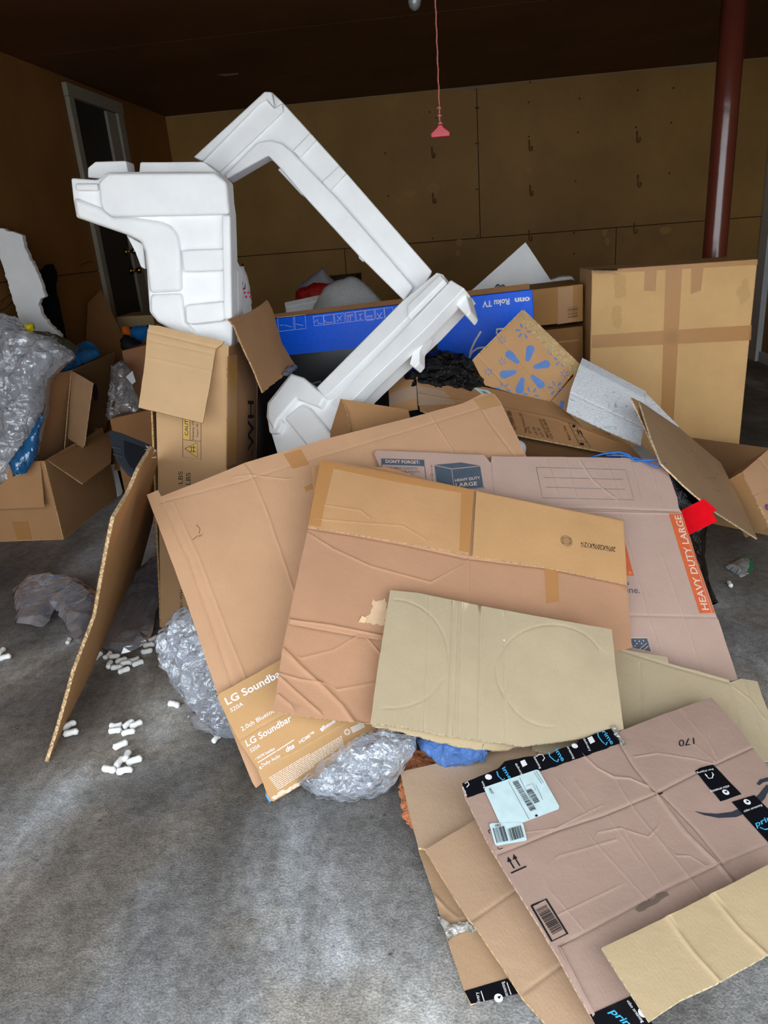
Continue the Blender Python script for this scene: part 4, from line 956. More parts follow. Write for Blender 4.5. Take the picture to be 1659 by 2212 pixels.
strokes('printed_frame', HDp, [[(824, 1004), (830, 1040)], [(917, 1008), (921, 1045)]], .0022, M_INKG, HD)
text('BUBBLE CUSHION', HDp, (842, 1014), (901.5, 1014.8), (842, 1009), M_INKG, HD); text('MOVING BLANKETS', HDp, (843, 1021.8), (906, 1022.6), (843, 1016.8), M_INKG, HD); text('STRETCH FILM', HDp, (844, 1029), (893, 1029.6), (844, 1024), M_INKG, HD)
strokes('printed_ticks', HDp, [[(831, 1011), (833.5, 1014), (838, 1008)], [(832, 1019), (834.5, 1022), (839, 1016)]], .0018, M_INKG, HD)
hcube = multi('printed_cube', HDp, quads(HDp, [[(938, 1004.8), (996, 999.6), (1037, 1006.4), (976, 1012.8)], [(938, 1006.5), (974.5, 1014.5), (980, 1056), (943, 1044)], [(976, 1014.6), (1037, 1008), (1044.5, 1053), (982, 1058)]]), M_INKG, HD)
text('HEAVY DUTY', HDp, (983, 1041.7), (1037, 1035.5), (982, 1036), M_PINKW, hcube, .01, off=.002); text('LARGE', HDp, (984.5, 1053), (1030.6, 1049), (983.7, 1045), M_PINKW, hcube, .012, off=.002)
strokes('printed_arrow', HDp, [[(932, 1006), (934, 1040)], [(930, 1009), (932, 1005), (935, 1009)], [(1010, 1057), (1047, 1054)], [(1043, 1052), (1047, 1054), (1043, 1057)]], .0012, M_INKG, HD)
text('15"', HDp, (929.5, 1029), (938.5, 1029), (929.5, 1024.5), M_INKG, HD)
decal('printed_emblem', HDp, [(1346, 1160), (1350, 1172), (1369, 1244), (1354, 1244), (1340, 1244)], M_ORANGE, HD, .0009)
multi('printed_mark', HDp, ring(HDp, (1360, 1238), .0045, .0012, 14), M_PINKW, HD, .0016)
text('s', HDp, (1352, 1264), (1359, 1264), (1352, 1254), M_INKG, HD, .01); text('one.', HDp, (1346, 1281), (1382, 1282), (1346, 1267), M_INKG, HD, .006)
decal('printed_emblem', HDp, [(1360, 1380), (1397, 1380), (1405, 1408), (1368, 1400)], M_INKG, HD, .0009)
strokes('printed_frame', HDp, [[(1360, 1377.5), (1400, 1378), (1408, 1410)], [(1380, 1404), (1396, 1390)], [(1388, 1406), (1400, 1396)]], .0014, M_PINKW, HD, .0016)
multi('printed_marks', HDp, [ell(HDp, c, .0022, 6) for c in ((1371, 1385), (1380, 1386), (1389, 1385), (1375, 1391), (1385, 1391), (1371, 1396))], M_PINKW, HD, .0016)

LGp = slope((583, 1732), 0.012, -14, 41).along((500, 1523), (600, 1466))
LG = sheet('flattened_soundbar_carton', LGp, [(469, 1506), (474, 1497), (500, 1484), (606, 1425), (700, 1400), (815, 1572), (760, 1620), (690, 1672), (590, 1731), (581, 1728), (556, 1660), (515, 1600)], card((190, 150, 104), 'v'), E_K, .006,
           creases=[([(517, 1598), (560, 1570), (640, 1528)], -.002, .003), ([(556, 1664), (640, 1622), (745, 1562)], .001, .002)], warp=.003, seed=83, wear=wearm((226, 198, 156)))
tag(LG, 'flattened tan soundbar carton with white lettering at the lower left', 'cardboard')
text('LG Soundbar', LGp, (491, 1523), (617, 1455), (484, 1509), M_INKW, LG, .018); text('S20A', LGp, (499, 1539), (526, 1523), (496, 1531), M_INKW, LG, .004)
text('2.0ch Bluetooth Speaker', LGp, (523, 1579.5), (651, 1504), (519, 1571), M_INKW, LG, .006)
text('LG Soundbar', LGp, (534, 1613), (631, 1556), (529, 1600), M_INKW, LG, .014); text('S20A', LGp, (542, 1626), (563, 1613), (539, 1618.5), M_INKW, LG, .002)
text('\u2022 WOW Interface', LGp, (553, 1643), (594, 1619), (550.5, 1637), M_INKW, LG, .006)
strokes('fine_print', LGp, [[(557, 1647.5), (596, 1623)], [(598, 1622), (635, 1598)]], .0022, M_INKW, LG)
text('Dolby Audio', LGp, (567, 1657), (606, 1635), (564, 1650), M_INKW, LG, .004); text('dts', LGp, (619, 1625), (637, 1614), (615, 1616), M_INKW, LG, .03); text('HDMI\u2122', LGp, (648, 1607), (680, 1586), (645, 1600), M_INKW, LG, .01); text('Bluetooth', LGp, (698, 1577), (725, 1560), (695, 1569), M_INKW, LG, .02)
multi('printed_emblem', LGp, quads(LGp, [[(560, 1657), (563, 1655), (566, 1660), (562, 1662)], [(691, 1574), (695, 1572), (699, 1578), (695, 1580)]]), M_INKW, LG)
multi('printed_seal', LGp, ring(LGp, (750, 1581), .008, .0015, 18) + ring(LGp, (750, 1581), .005, .001, 14), M_INKW, LG)
fine = []; rr = random.Random(9)
for k in range(9):
    a, b = LGp.loc((581 + k * 2.4, 1681 + k * 3.1)), LGp.loc((738 + k * .6, 1586 + k * 3.2)); t = 0; end = 1 if k not in (0, 8) else .55
    while t < end:
        w = rr.uniform(.02, .06); p0, p1 = a.lerp(b, t), a.lerp(b, min(end, t + w)); dd = (b - a).normalized(); nv = Vector((-dd.y, dd.x)) * .0007
        fine.append([p0 - nv, p1 - nv, p1 + nv, p0 + nv]); t += w + .008
for k in range(4):
    a, b = LGp.loc((757 + k * 1.5, 1573 + k * 3)), LGp.loc((785 + k, 1560 + k * 3)); nv = Vector((0, .0011)); fine.append([a - nv, b - nv, b + nv, a + nv])
multi('fine_print', LGp, fine, M_INKW, LG)
decal('worn_edge', LGp, [(592, 1718), (640, 1692), (700, 1655), (690, 1666), (640, 1700), (592, 1727), (586, 1724)], flat('bare_fibre', (222, 196, 176), .9), LG, .0008, jit=.003, step=.006)
decal('blue_edge', LGp, [(573, 1712), (580, 1722), (586, 1731), (582, 1733), (574, 1720)], flat('blue_print_edge', (90, 150, 200), .6), LG, .0008)

Mp = slope((590, 1535), 0.232, -20, 36.5).along((692, 995), (1340, 1124))
mcr = [([(664, 1140), (760, 1155), (880, 1178), (1000, 1205), (1180, 1228), (1354, 1264)], -.004, .003), ([(664, 1150), (720, 1185), (800, 1222), (930, 1258)], .0022, .0025), ([(930, 1258), (1000, 1220)], .0015, .002),
       ([(1025, 1060), (1017, 1200)], -.004, .0025), ([(1012, 1205), (1012, 1300)], .0015, .002), ([(626, 1340), (720, 1352), (826, 1374)], .004, .003), ([(626, 1348), (820, 1382)], -.003, .003),
       ([(612, 1402), (650, 1440), (700, 1485), (740, 1525), (766, 1560)], .005, .004), ([(600, 1454), (650, 1468), (700, 1475)], .003, .0025), ([(602, 1460), (640, 1495), (690, 1538)], .004, .003), ([(650, 1422), (720, 1405), (775, 1372)], .002, .0025), ([(728, 1490), (810, 1475)], .002, .0025), ([(790, 1375), (822, 1412)], .002, .002), ([(600, 1500), (630, 1525)], .003, .003),
       ([(700, 1090), (780, 1102), (800, 1120)], .0012, .002), ([(800, 1130), (870, 1135), (920, 1165)], .001, .002)]
M_ = sheet('flattened_carton', Mp, [(691, 993), (705, 994), (850, 1022), (1025, 1058), (1030, 1058), (1346, 1124), (1355, 1264), (1366, 1398), (1250, 1440), (1100, 1500), (980, 1560), (812, 1565), (766, 1560), (640, 1545), (588, 1535), (596, 1500), (610, 1400), (665, 1140)], card(K_M, 'h'), E_K, .006, creases=mcr, warp=.007, wfreq=2.5, seed=84, wear=wearm((224, 184, 148)))
tag(M_, 'creased brown flattened carton in the middle of the pile with taped top edges', 'cardboard')
Mp2 = slope((590, 1535), 0.216, -20, 36.5)
sheet('back_layer', Mp2, [(673, 1008), (690, 1003), (840, 1010), (1000, 1060), (1340, 1140), (1355, 1380), (1000, 1500), (700, 1530), (600, 1520), (678, 1060)], card((190, 142, 96), 'h'), E_K, .006, parent=M_, warp=.004, seed=85)
decal('tape_strip', Mp, [(1175, 1228), (1205, 1234), (1207, 1300), (1180, 1304)], M_TAPEB, M_, .001)
for oc, sd, kk in (([(1029, 1061), (1346, 1126), (1354, 1262), (1180, 1226), (1021, 1200)], 184, (196, 153, 106)), ([(692, 996), (850, 1025), (1022, 1060), (1013, 1198), (880, 1174), (760, 1152), (666, 1138)], 185, (192, 148, 105))):
    mfp = Mp.shift(.0085); mfp.u, mfp.v = Mp.u, Mp.v
    sheet('top_flap', mfp, oc, card(kk, 'h'), E_K, .005, parent=M_, warp=.003, wfreq=2.5, seed=sd, creases=([([(700, 1090), (780, 1102), (800, 1120)], .0012, .002), ([(680, 1120), (800, 1130), (870, 1135), (920, 1165)], .001, .002)] if sd == 185 else []), wear=wearm((224, 184, 148)) if sd == 185 else None)
    if sd == 184: MF1 = mfp
    else: MF2 = mfp
decal('tape_strip', MF2, [(692, 996), (712, 999), (722, 1006), (700, 1100), (692, 1138), (668, 1134), (672, 1100)], M_TAPEB, M_)
decal('tape_strip', MF2, [(692, 994), (850, 1024), (1025, 1060), (1022, 1070), (850, 1040), (712, 1010)], M_TAPEB, M_, .0012)
decal('tape_strip', MF2, [(996, 1066), (1023, 1070), (1014, 1194), (992, 1190)], M_TAPEB, M_, .001)
decal('bare_patch', Mp, [(804, 1290), (812, 1300), (832, 1292), (838, 1330), (828, 1352), (800, 1346), (778, 1340), (800, 1326), (806, 1310)], flat('bare_fibre', (214, 180, 146), .9), M_, .0008, jit=.004, step=.008)
sheet('torn_chip', Mp.shift(.003), [(774, 1344), (782, 1330), (793, 1336), (788, 1346)], flat('bare_fibre', (226, 190, 150), .9), E_K, .002, parent=M_, warp=.002, seed=86)
text('20\u215dX20\u215cX12\u00bc', MF1, (1329, 1183), (1255, 1171), (1328, 1193.5), M_INK, M_)
cst = (1223.5, 1168.5)
multi('printed_seal', MF1, ring(MF1, cst, .0185, .0011, 28) + ring(MF1, cst, .0135, .0009, 24), M_INK, M_)
strokes('printed_seal', MF1, [[(cst[0] - 10, cst[1] + dy), (cst[0] - 4, cst[1] + dy - 1.5), (cst[0] + 3, cst[1] + dy + 1), (cst[0] + 10, cst[1] + dy)] for dy in (-6, -3, 0, 3, 6)], .0011, M_INK, M_)

O2p = slope((1590, 1470), 0.10, -8, 22).along((1350, 1400), (1590, 1470))
O2 = sheet('flattened_carton', O2p, [(1150, 1380), (1330, 1398), (1442, 1418), (1446, 1434), (1500, 1446), (1574, 1468), (1577, 1474), (1600, 1466), (1636, 1472), (1645, 1500), (1700, 1640), (1500, 1660), (1150, 1620)], card(K_O, 'h'), E_O, .006,
           creases=[([(1330, 1400), (1445, 1436), (1574, 1474)], -.002, .003), ([(1382, 1430), (1390, 1540)], -.0022, .003), ([(1578, 1476), (1600, 1600)], -.002, .003), ([(1580, 1480), (1620, 1510), (1650, 1550)], .0015, .002), ([(1610, 1475), (1650, 1600)], .001, .004)], warp=.006, seed=87, wear=wearm((212, 198, 170), .3))
tag(O2, 'pale olive flattened carton reaching right from under the circle-scored sheet', 'cardboard')

Op = slope((800, 1562), 0.215, -13, 30).along((843, 1277), (1320, 1363))
def arc(cx, cy, rx, ry, a0, a1, n=10): return [(cx + rx * math.cos(math.radians(a0 + (a1 - a0) * i / n)), cy + ry * math.sin(math.radians(a0 + (a1 - a0) * i / n))) for i in range(n + 1)]
ocr = [([(980, 1298), (968, 1590)], -.003, .003), ([(990, 1300), (980, 1590)], .0015, .002), ([(998, 1300), (990, 1595)], -.0015, .002), ([(1040, 1308), (1034, 1600)], -.0025, .003), ([(928, 1290), (915, 1575)], -.0008, .002), ([(1088, 1320), (1092, 1590)], -.0008, .002),
       (arc(850, 1420, 118, 125, -88, 0), -.0016, .0025), (arc(845, 1430, 120, 100, 20, 95), -.0012, .0025), (arc(1190, 1450, 118, 100, 150, 330, 16), -.0016, .0025), (arc(1190, 1460, 105, 110, 95, 150, 8), -.0012, .0025)]
O = sheet('scored_cardboard_sheet', Op, [(843, 1275), (900, 1280), (1040, 1308), (1180, 1335), (1321, 1361), (1330, 1450), (1347, 1577), (1280, 1592), (1130, 1612), (1090, 1605), (960, 1588), (870, 1570), (800, 1562), (815, 1450)], card(K_O, 'v'), E_O, .006, creases=ocr, warp=.005, seed=88, wear=wearm((208, 194, 166), .25))
tag(O, 'pale olive cardboard sheet scored with circle lines, front of the pile', 'cardboard')
Op2 = slope((800, 1565), 0.195, -13, 29)
sheet('back_layer', Op2, [(840, 1300), (1200, 1360), (1310, 1400), (1335, 1560), (1120, 1612), (1090, 1620), (1030, 1618), (940, 1600), (860, 1578), (803, 1567)], card((190, 170, 136), 'v'), E_O, .006, parent=O, warp=.004, seed=89, jit=.002, step=.012)
multi('white_speck', Op, [ell(Op, (1089, 1383), .0022, 8)], M_INKW, O, .001)

# ---- front heap of flattened boxes
TNp = slope((905, 1830), 0.045, 0, 4).along((870, 1668), (1150, 1605))
TN = sheet('flattened_carton', TNp, [(865, 1668), (1000, 1637), (1150, 1602), (1154, 1610), (1168, 1600), (1330, 1560), (1420, 1700), (1300, 1900), (1050, 1850), (904, 1832), (880, 1740)], card(K_TN, 'v'), E_K, .006,
           creases=[([(1158, 1604), (1175, 1680)], -.004, .003)], warp=.004, seed=91)
tag(TN, 'tan flattened carton under the black-taped box, above the orange bag', 'cardboard')
LB2p = slope((1000, 2150), 0.012, 0, 2)
L2 = sheet('flattened_carton', LB2p, [(903, 1832), (1050, 1800), (1250, 1950), (1215, 2105), (1115, 2130), (1108, 2132), (1016, 2168), (1004, 2140), (970, 2040), (940, 1940)], card((186, 154, 122), 'v'), E_K, .005,
           creases=[([(955, 1996), (1030, 1982)], -.003, .004), ([(935, 1930), (965, 1965), (990, 1985)], .002, .003)], warp=.003, seed=92)
tag(L2, 'lowest flattened carton with a black printed tape at its bottom corner', 'cardboard')
decal('black_tape', LB2p, [(1003, 2141), (1096, 2114), (1124, 2146), (1018, 2169)], M_TAPEK, L2, .001)
text('livery', LB2p, (1038, 2166), (1033, 2144), (1030, 2168), M_INKW, L2, off=.0022); text('streaming', LB2p, (1098, 2152), (1088, 2122), (1091, 2155), M_INKW, L2, off=.0022)
multi('printed_symbol', LB2p, [ell(LB2p, (1077, 2157), .008, 14)], M_INKW, L2, .0018)
multi('printed_symbol', LB2p, quads(LB2p, [[(1074, 2155), (1082, 2153), (1079, 2160)]]), M_TAPEK, L2, .0026)
strokes('printed_line', LB2p, [[(1046, 2164), (1039, 2142)], [(1104, 2150), (1095, 2124)]], .0016, M_INKW, L2, .0022)
pillow('crumpled_tape', LB2p.shift(.006), [(946, 1972), (975, 1998), (1020, 1985), (1028, 2010), (985, 2020), (968, 2034), (958, 2005)], .008, .003, film('clear_film_bright', (235, 232, 225), .4, .08, 40), L2, .006, 40, 5, .008, .02)
LBp = slope((1012, 1985), 0.05, -3, 6).along((920, 1830), (1020, 1775))
LB = sheet('flattened_carton', LBp, [(919, 1834), (1022, 1772), (1130, 1760), (1330, 2000), (1345, 2212), (1330, 2330), (1260, 2330), (1180, 2213), (1128, 2155), (1080, 2080), (1020, 1992), (1012, 1984), (980, 1935)], card(K_LB, 'v'), E_K, .006,
           creases=[([(1020, 1988), (1115, 1920)], -.002, .003), ([(1130, 2145), (1210, 2085)], -.002, .003)], warp=.004, seed=93)
tag(LB, 'light brown flattened carton between the lowest carton and the black-taped box', 'cardboard')

AMp = slope((1000, 1695), 0.135, -5, 7).along((1000, 1722), (1338, 1608))
acr = [([(1075, 1844), (1200, 1795), (1310, 1760), (1415, 1716), (1500, 1672), (1630, 1612)], -.003, .003), ([(1338, 1606), (1370, 1660), (1414, 1712)], -.005, .003), ([(1414, 1712), (1480, 1800), (1550, 1868), (1582, 1905)], .005, .004), ([(1424, 1712), (1500, 1790), (1562, 1866)], -.004, .003),
       ([(1208, 2044), (1330, 1980), (1440, 1920), (1550, 1868)], -.003, .003), ([(1550, 1868), (1660, 1822)], -.002, .003), ([(1208, 2048), (1240, 2110), (1282, 2192)], .004, .004),
       ([(1265, 1637), (1290, 1660), (1325, 1680), (1360, 1682), (1405, 1702)], .003, .0025), ([(1325, 1680), (1370, 1750), (1460, 1860), (1500, 1910)], .002, .0025), ([(1290, 1800), (1340, 1790), (1400, 1810), (1420, 1790)], .002, .0025), ([(1205, 1850), (1260, 1835), (1330, 1815)], .0015, .0025),
       ([(1200, 1680), (1270, 1760)], .0012, .002), ([(1230, 1670), (1290, 1755)], .001, .002), ([(1280, 1815), (1400, 1950)], .0012, .002), ([(1350, 1795), (1430, 1915)], .0012, .002), ([(1185, 1920), (1260, 2010)], .001, .002), ([(1210, 1975), (1350, 1910)], .0015, .002),
       ([(1437, 1540), (1490, 1600), (1545, 1645)], .0012, .002), ([(1467, 1530), (1530, 1600), (1548, 1640)], .0015, .002), ([(1370, 1636), (1420, 1628), (1500, 1640), (1540, 1650)], .002, .0022), ([(1310, 1760), (1380, 1860)], .0012, .002), ([(1110, 1800), (1200, 1790), (1300, 1740)], .0012, .002), ([(1460, 1850), (1490, 1850), (1525, 1872)], .002, .002)]
acr = [(q, h * (.55 if abs(h) < .0026 else .8), w * .8) for q, h, w in acr]
AM = sheet('flattened_parcel_box', AMp, [(998, 1696), (1335, 1582), (1440, 1540), (1537, 1505), (1590, 1565), (1628, 1617), (1660, 1660), (1790, 1840), (1700, 1960), (1400, 2150), (1280, 2200), (1240, 2130), (1206, 2068), (1140, 1960), (1060, 1830), (1006, 1722)], card(K_AM, 'v'), E_P, .006, creases=acr, warp=.007, wfreq=2.4, seed=94, wear=wearm((212, 188, 176), .5))
tag(AM, 'pinkish flattened parcel box with black printed tape and a pale shipping label', 'cardboard')
tk = decal('black_tape', AMp, [(998, 1693), (1012, 1687), (1050, 1672), (1076, 1661), (1090, 1646), (1130, 1637), (1170, 1632), (1190, 1630), (1215, 1617), (1243, 1612), (1250, 1600), (1282, 1588), (1325, 1573), (1331, 1572), (1338, 1608), (1250, 1640), (1160, 1670), (1070, 1703), (1009, 1723)], M_TAPEK, AM, .0014, jit=.0015, step=.012)
for s, a, b, c in (('rime', (1300, 1584), (1320, 1612), (1307, 1579)), ('ime', (1198, 1623), (1214, 1648), (1205, 1618)), ('ime', (1084, 1662), (1100, 1687), (1091, 1657))):
    text(s, AMp, a, b, c, M_BLUEP, tk, .02, off=.003)
for s, a, b in (('delivery', (1259, 1599), (1273, 1626)), ('delivery', (1112, 1652), (1126, 1676)), ('listening', (1152, 1638), (1166, 1663)), ('streaming', (1224, 1616), (1238, 1642)), ('aming', (1040, 1690), (1046, 1704)), ('ening', (998, 1702), (1006, 1721))):
    text(s, AMp, a, b, (a[0] + 4.5, a[1] - 2), M_INKW, tk, .006, off=.003)
strokes('printed_smile', AMp, [[(1290, 1584), (1292, 1594), (1301, 1606), (1309, 1612), (1311, 1606)], [(1185, 1627), (1187, 1636), (1197, 1645), (1204, 1648), (1206, 1642)], [(1073, 1668), (1076, 1678), (1086, 1687), (1090, 1683)], ], .003, M_BLUEP, tk, .003)
multi('printed_symbols', AMp, quads(AMp, [[(1268, 1597), (1278, 1593), (1285, 1605), (1275, 1610)], [(1123, 1647), (1133, 1643), (1139, 1654), (1129, 1659)]]) + [ell(AMp, (1241, 1614), .0075, 14), ell(AMp, (1055, 1680), .008, 14)], M_INKW, tk, .003)
strokes('printed_headphones', AMp, [[(1158, 1637), (1164, 1632), (1172, 1633), (1176, 1640), (1172, 1646)], [(1008, 1702), (1013, 1696), (1010, 1690), (1004, 1694)]], .002, M_INKW, tk, .003)
pillow('tape_curl', AMp.shift(.006), [(1318, 1570), (1330, 1566), (1340, 1590), (1352, 1612), (1342, 1608), (1330, 1590)], .006, .002, film('clear_film_bright', (235, 232, 225), .4, .08, 40), AM, .003, 50, 6, .006, .012)
lab = decal('shipping_label', AMp, [(1049, 1701), (1158, 1664.5), (1164, 1666), (1208, 1744), (1206, 1750), (1130, 1778), (1082, 1782), (1078, 1776), (1046, 1706)], M_LABEL, AM, .003)
bars(AMp, (1107, 1692), (1147, 1757), (1118, 1688), 11, M_INK, lab, 40, off=.004); bars(AMp, (1136, 1710), (1156, 1740), (1147, 1706), 12, M_INK, lab, 22, off=.004)
text('MA 012 0-01', AMp, (1147, 1710), (1162, 1735), (1151, 1708.5), M_INK, lab, off=.004); text('FAS EXT', AMp, (1055, 1706), (1062, 1718), (1060, 1704), M_INK, lab, .01, off=.004)
strokes('label_lines', AMp, [[(1098, 1690), (1143, 1772)], [(1122, 1682), (1158, 1752)], [(1136, 1700), (1150, 1695), (1158, 1710)], [(1153, 1670), (1170, 1696)], [(1157, 1668), (1174, 1694)], [(1157, 1698), (1172, 1730)]], .0008, M_INKG, lab, .004)
multi('label_mark', AMp, quads(AMp, [[(1155, 1763), (1160, 1761), (1162, 1765), (1157, 1767)]]), M_INK, lab, .004)
lb2 = decal('shipping_label', AMp, [(1057, 1782), (1062, 1779), (1126, 1778), (1130, 1781), (1138, 1815), (1134, 1818), (1074, 1828), (1069, 1825)], M_LABEL, AM, .0036)
bars(AMp, (1064, 1791), (1090, 1786), (1073, 1823), 13, M_INK, lb2, 12, off=.005); bars(AMp, (1096, 1793), (1128, 1784), (1103, 1819), 14, M_INK, lb2, 14, off=.005)
text('DB9', AMp, (1081, 1781), (1069, 1783), (1082, 1786), M_INK, lb2, .01, off=.005)
strokes('printed_brackets', AMp, [[(1060, 1791), (1055, 1793), (1058, 1800)], [(1075, 1829), (1078, 1834), (1086, 1831)], [(1134, 1806), (1138, 1812)]], .0018, M_INK, AM)
multi('printed_arrows', AMp, quads(AMp, [[(1097, 1849.5), (1106, 1859), (1096, 1862)], [(1109, 1844), (1118, 1853), (1108, 1857)]]), M_INK, AM)
strokes('printed_arrows', AMp, [[(1111, 1875.5), (1100.5, 1858)], [(1123, 1870), (1112, 1852)], [(1104, 1885.5), (1137, 1871)]], .0032, M_INK, AM)
strokes('barcode_frame', AMp, [[(1148, 1957), (1179.6, 1943), (1225.5, 2018), (1192, 2034), (1148, 1957), (1162, 1951)]], .0042, M_INK, AM)
bars(AMp, (1158, 1966), (1196, 2024), (1180, 1955), 15, M_INK, AM, 24)
text('170', AMp, (1499, 1594), (1466, 1600), (1500, 1608.5), M_INK, AM)
decal('black_tape', AMp, [(1501, 1667), (1512, 1660), (1526, 1656), (1540, 1653), (1601.5, 1717), (1556, 1733)], M_TAPEK, AM, .0012, jit=.0008, step=.015)
decal('black_tape', AMp, [(1580, 1734), (1629, 1719), (1720, 1810), (1672, 1836)], M_TAPEK, AM, .0012)
text('video streaming', AMp, (1574, 1698), (1533, 1711), (1576, 1703.5), M_INKW, AM, .004, off=.003); text('video streaming', AMp, (1606, 1758), (1646, 1743), (1604, 1753), M_INKW, AM, .004, off=.003)
text('prime', AMp, (1633, 1789), (1683, 1766), (1629, 1778), M_BLUEP, AM, .02, off=.003)
multi('printed_symbols', AMp, [ell(AMp, (1567, 1714), .0075, 16), ell(AMp, (1613, 1735), .0075, 16)], M_INKW, AM, .003)
multi('printed_symbols', AMp, quads(AMp, [[(1563, 1714), (1570, 1711), (1569, 1717)], [(1611, 1732), (1618, 1735), (1612, 1738)]]), M_TAPEK, AM, .004)
strokes('printed_headphones', AMp, [[(1523, 1676), (1530, 1684), (1538, 1683), (1540, 1674)], [(1522, 1674), (1527, 1679)], [(1537, 1671), (1541, 1677)]], .0022, M_INKW, AM, .003)
text('free shipping', AMp, (1540, 1662), (1504, 1671), (1541, 1666), M_INKW, AM, .004, off=.003)
strokes('printed_smile', AMp, [[(1640, 1790), (1652, 1795), (1675, 1788)]], .003, M_BLUEP, AM, .003)
M_SM = flat('dark_slate_print', (52, 56, 66), .6)
strokes('printed_smile', AMp, [[(1501, 1754.5, .001), (1520, 1760, .006), (1550, 1764, .011), (1585, 1761, .014), (1620, 1746, .016), (1645, 1722, .014), (1660, 1698, .008)], [(1637, 1696, .006), (1645, 1688, .009), (1660, 1684, .010), (1680, 1688, .006)]], .01, M_SM, AM, .0009)
strokes('ink_mark', AMp, [[(1416, 1720), (1431, 1714)]], .004, M_INK, AM)
decal('oil_smear', AMp, [(1370, 1968), (1400, 1948), (1440, 1930), (1445, 1938), (1410, 1960), (1378, 1975)], wearm((70, 72, 62), .4), AM, .0028, jit=.004, step=.01)
decal('black_tape', AMp, [(1274, 2192), (1370, 2150), (1420, 2230), (1320, 2275)], M_TAPEK, AM, .0012)
text('prime', AMp, (1316, 2188), (1372, 2236), (1331, 2182), M_BLUEP, AM, .02, off=.003); text('video streaming', AMp, (1352, 2165), (1386, 2212), (1358, 2162), M_INKW, AM, .004, off=.003)
multi('printed_symbols', AMp, [ell(AMp, (1388, 2190), .008, 14)], M_INKW, AM, .003)

BRp = slope((1300, 2048), 0.115, -4, 6).along((1300, 2048), (1659, 1868))
BRs = sheet('flattened_carton', BRp, [(1300, 2048), (1440, 1980), (1535, 1932), (1700, 1848), (1760, 2000), (1659, 2062), (1553, 2122), (1470, 2160), (1402, 2206), (1375, 2165)], card((186, 164, 130), 'v'), E_O, .006,
            creases=[([(1440, 1980), (1500, 2060), (1556, 2122)], .003, .003), ([(1535, 1932), (1600, 2010), (1670, 2075)], .003, .003)], warp=.004, seed=95)
tag(BRs, 'olive brown flattened carton nearest the camera at the lower right', 'cardboard')

# ================================================================== SOFT THINGS
M_BUB = film('bubble_film', (205, 216, 234), 0.30, 0.08, 24.0, .02, 110.0, gloss=2.0); M_CLR = film('clear_plastic', (236, 240, 252), 0.24, 0.06, 8.0, .012, gloss=2.4); M_HEAP = film('milky_plastic', (212, 216, 226), 0.42, 0.09, 13.0, .03, gloss=1.5)
bw1 = pillow('bubble_wrap', three(az(420, 1330, .30), az(480, 1480, .14), az(380, 1560, .02)), [(352, 1360), (395, 1312), (430, 1310), (520, 1480), (560, 1560), (520, 1600), (470, 1590), (440, 1545), (395, 1500), (362, 1450), (345, 1400)], .05, .10, M_BUB, None, .03, 17, 101, .009, .06, facet=True)
tag(bw1, 'crumpled bubble wrap bulging from under the left edge of the big sheet', 'bubble wrap')
bw1b = pillow('loose_corner', slope((470, 1590), .02, 0, 10), [(405, 1548), (450, 1535), (520, 1560), (505, 1598), (470, 1590), (420, 1572)], .02, .01, M_CLR, bw1, .012, 14, 102, .012, .04)
bw2 = pillow('bubble_wrap', three(az(760, 1720, .02), az(860, 1600, .12), az(680, 1640, .08)), [(640, 1690), (700, 1640), (790, 1580), (830, 1568), (900, 1590), (900, 1620), (860, 1680), (830, 1715), (770, 1732), (690, 1728)], .05, .05, M_BUB, None, .026, 18, 103, .009, .06, facet=True)
tag(bw2, 'crumpled bubble wrap on the floor right of the soundbar carton', 'bubble wrap')
ob = pillow('orange_plastic_bag', slope((880, 1700), .012, 0, 3), [(862, 1655), (885, 1625), (920, 1618), (950, 1640), (940, 1700), (905, 1760), (898, 1800), (872, 1770), (862, 1720)], .012, .008, crumple('copper_orange_film', (222, 138, 92), .3, 40, .03), None, .012, 26, 104, .007, .03, facet=True)
tag(ob, 'crumpled orange plastic bag squeezed under the tan carton', 'plastic bag')
bb = pillow('blue_plastic_bag', three(az(920, 1600, .10), az(1040, 1610, .12), az(960, 1640, .07)), [(895, 1588), (940, 1585), (1060, 1605), (1050, 1645), (960, 1660), (915, 1625)], .025, .03, crumple('blue_film', (84, 124, 190), .35, 30, .03), None, .014, 22, 105, .008, .03)
tag(bb, 'blue plastic bag between the circle-scored sheet and the tan carton', 'plastic bag')
pb = pillow('clear_plastic_bag', slope((120, 1350), .02, 0, 8), [(28, 1272), (60, 1248), (110, 1240), (160, 1246), (208, 1278), (212, 1340), (190, 1402), (168, 1392), (142, 1350), (118, 1316), (108, 1340), (94, 1354), (36, 1346)], .022, .006, M_CLR, None, .014, 9, 106, .028, .05, facet=True)
tag(pb, 'clear plastic bag lying on the concrete left of the standing cardboard sheet', 'plastic bag')
pb2 = pillow('clear_plastic_bag', slope((290, 1380), .015, 0, 8), [(262, 1265), (346, 1190), (343, 1300), (332, 1352), (322, 1392), (262, 1414), (216, 1398), (232, 1340)], .02, .005, M_CLR, None, .012, 9, 107, .028, .05, facet=True)
tag(pb2, 'clear plastic bag between the standing cardboard sheet and the tall carton', 'plastic bag')

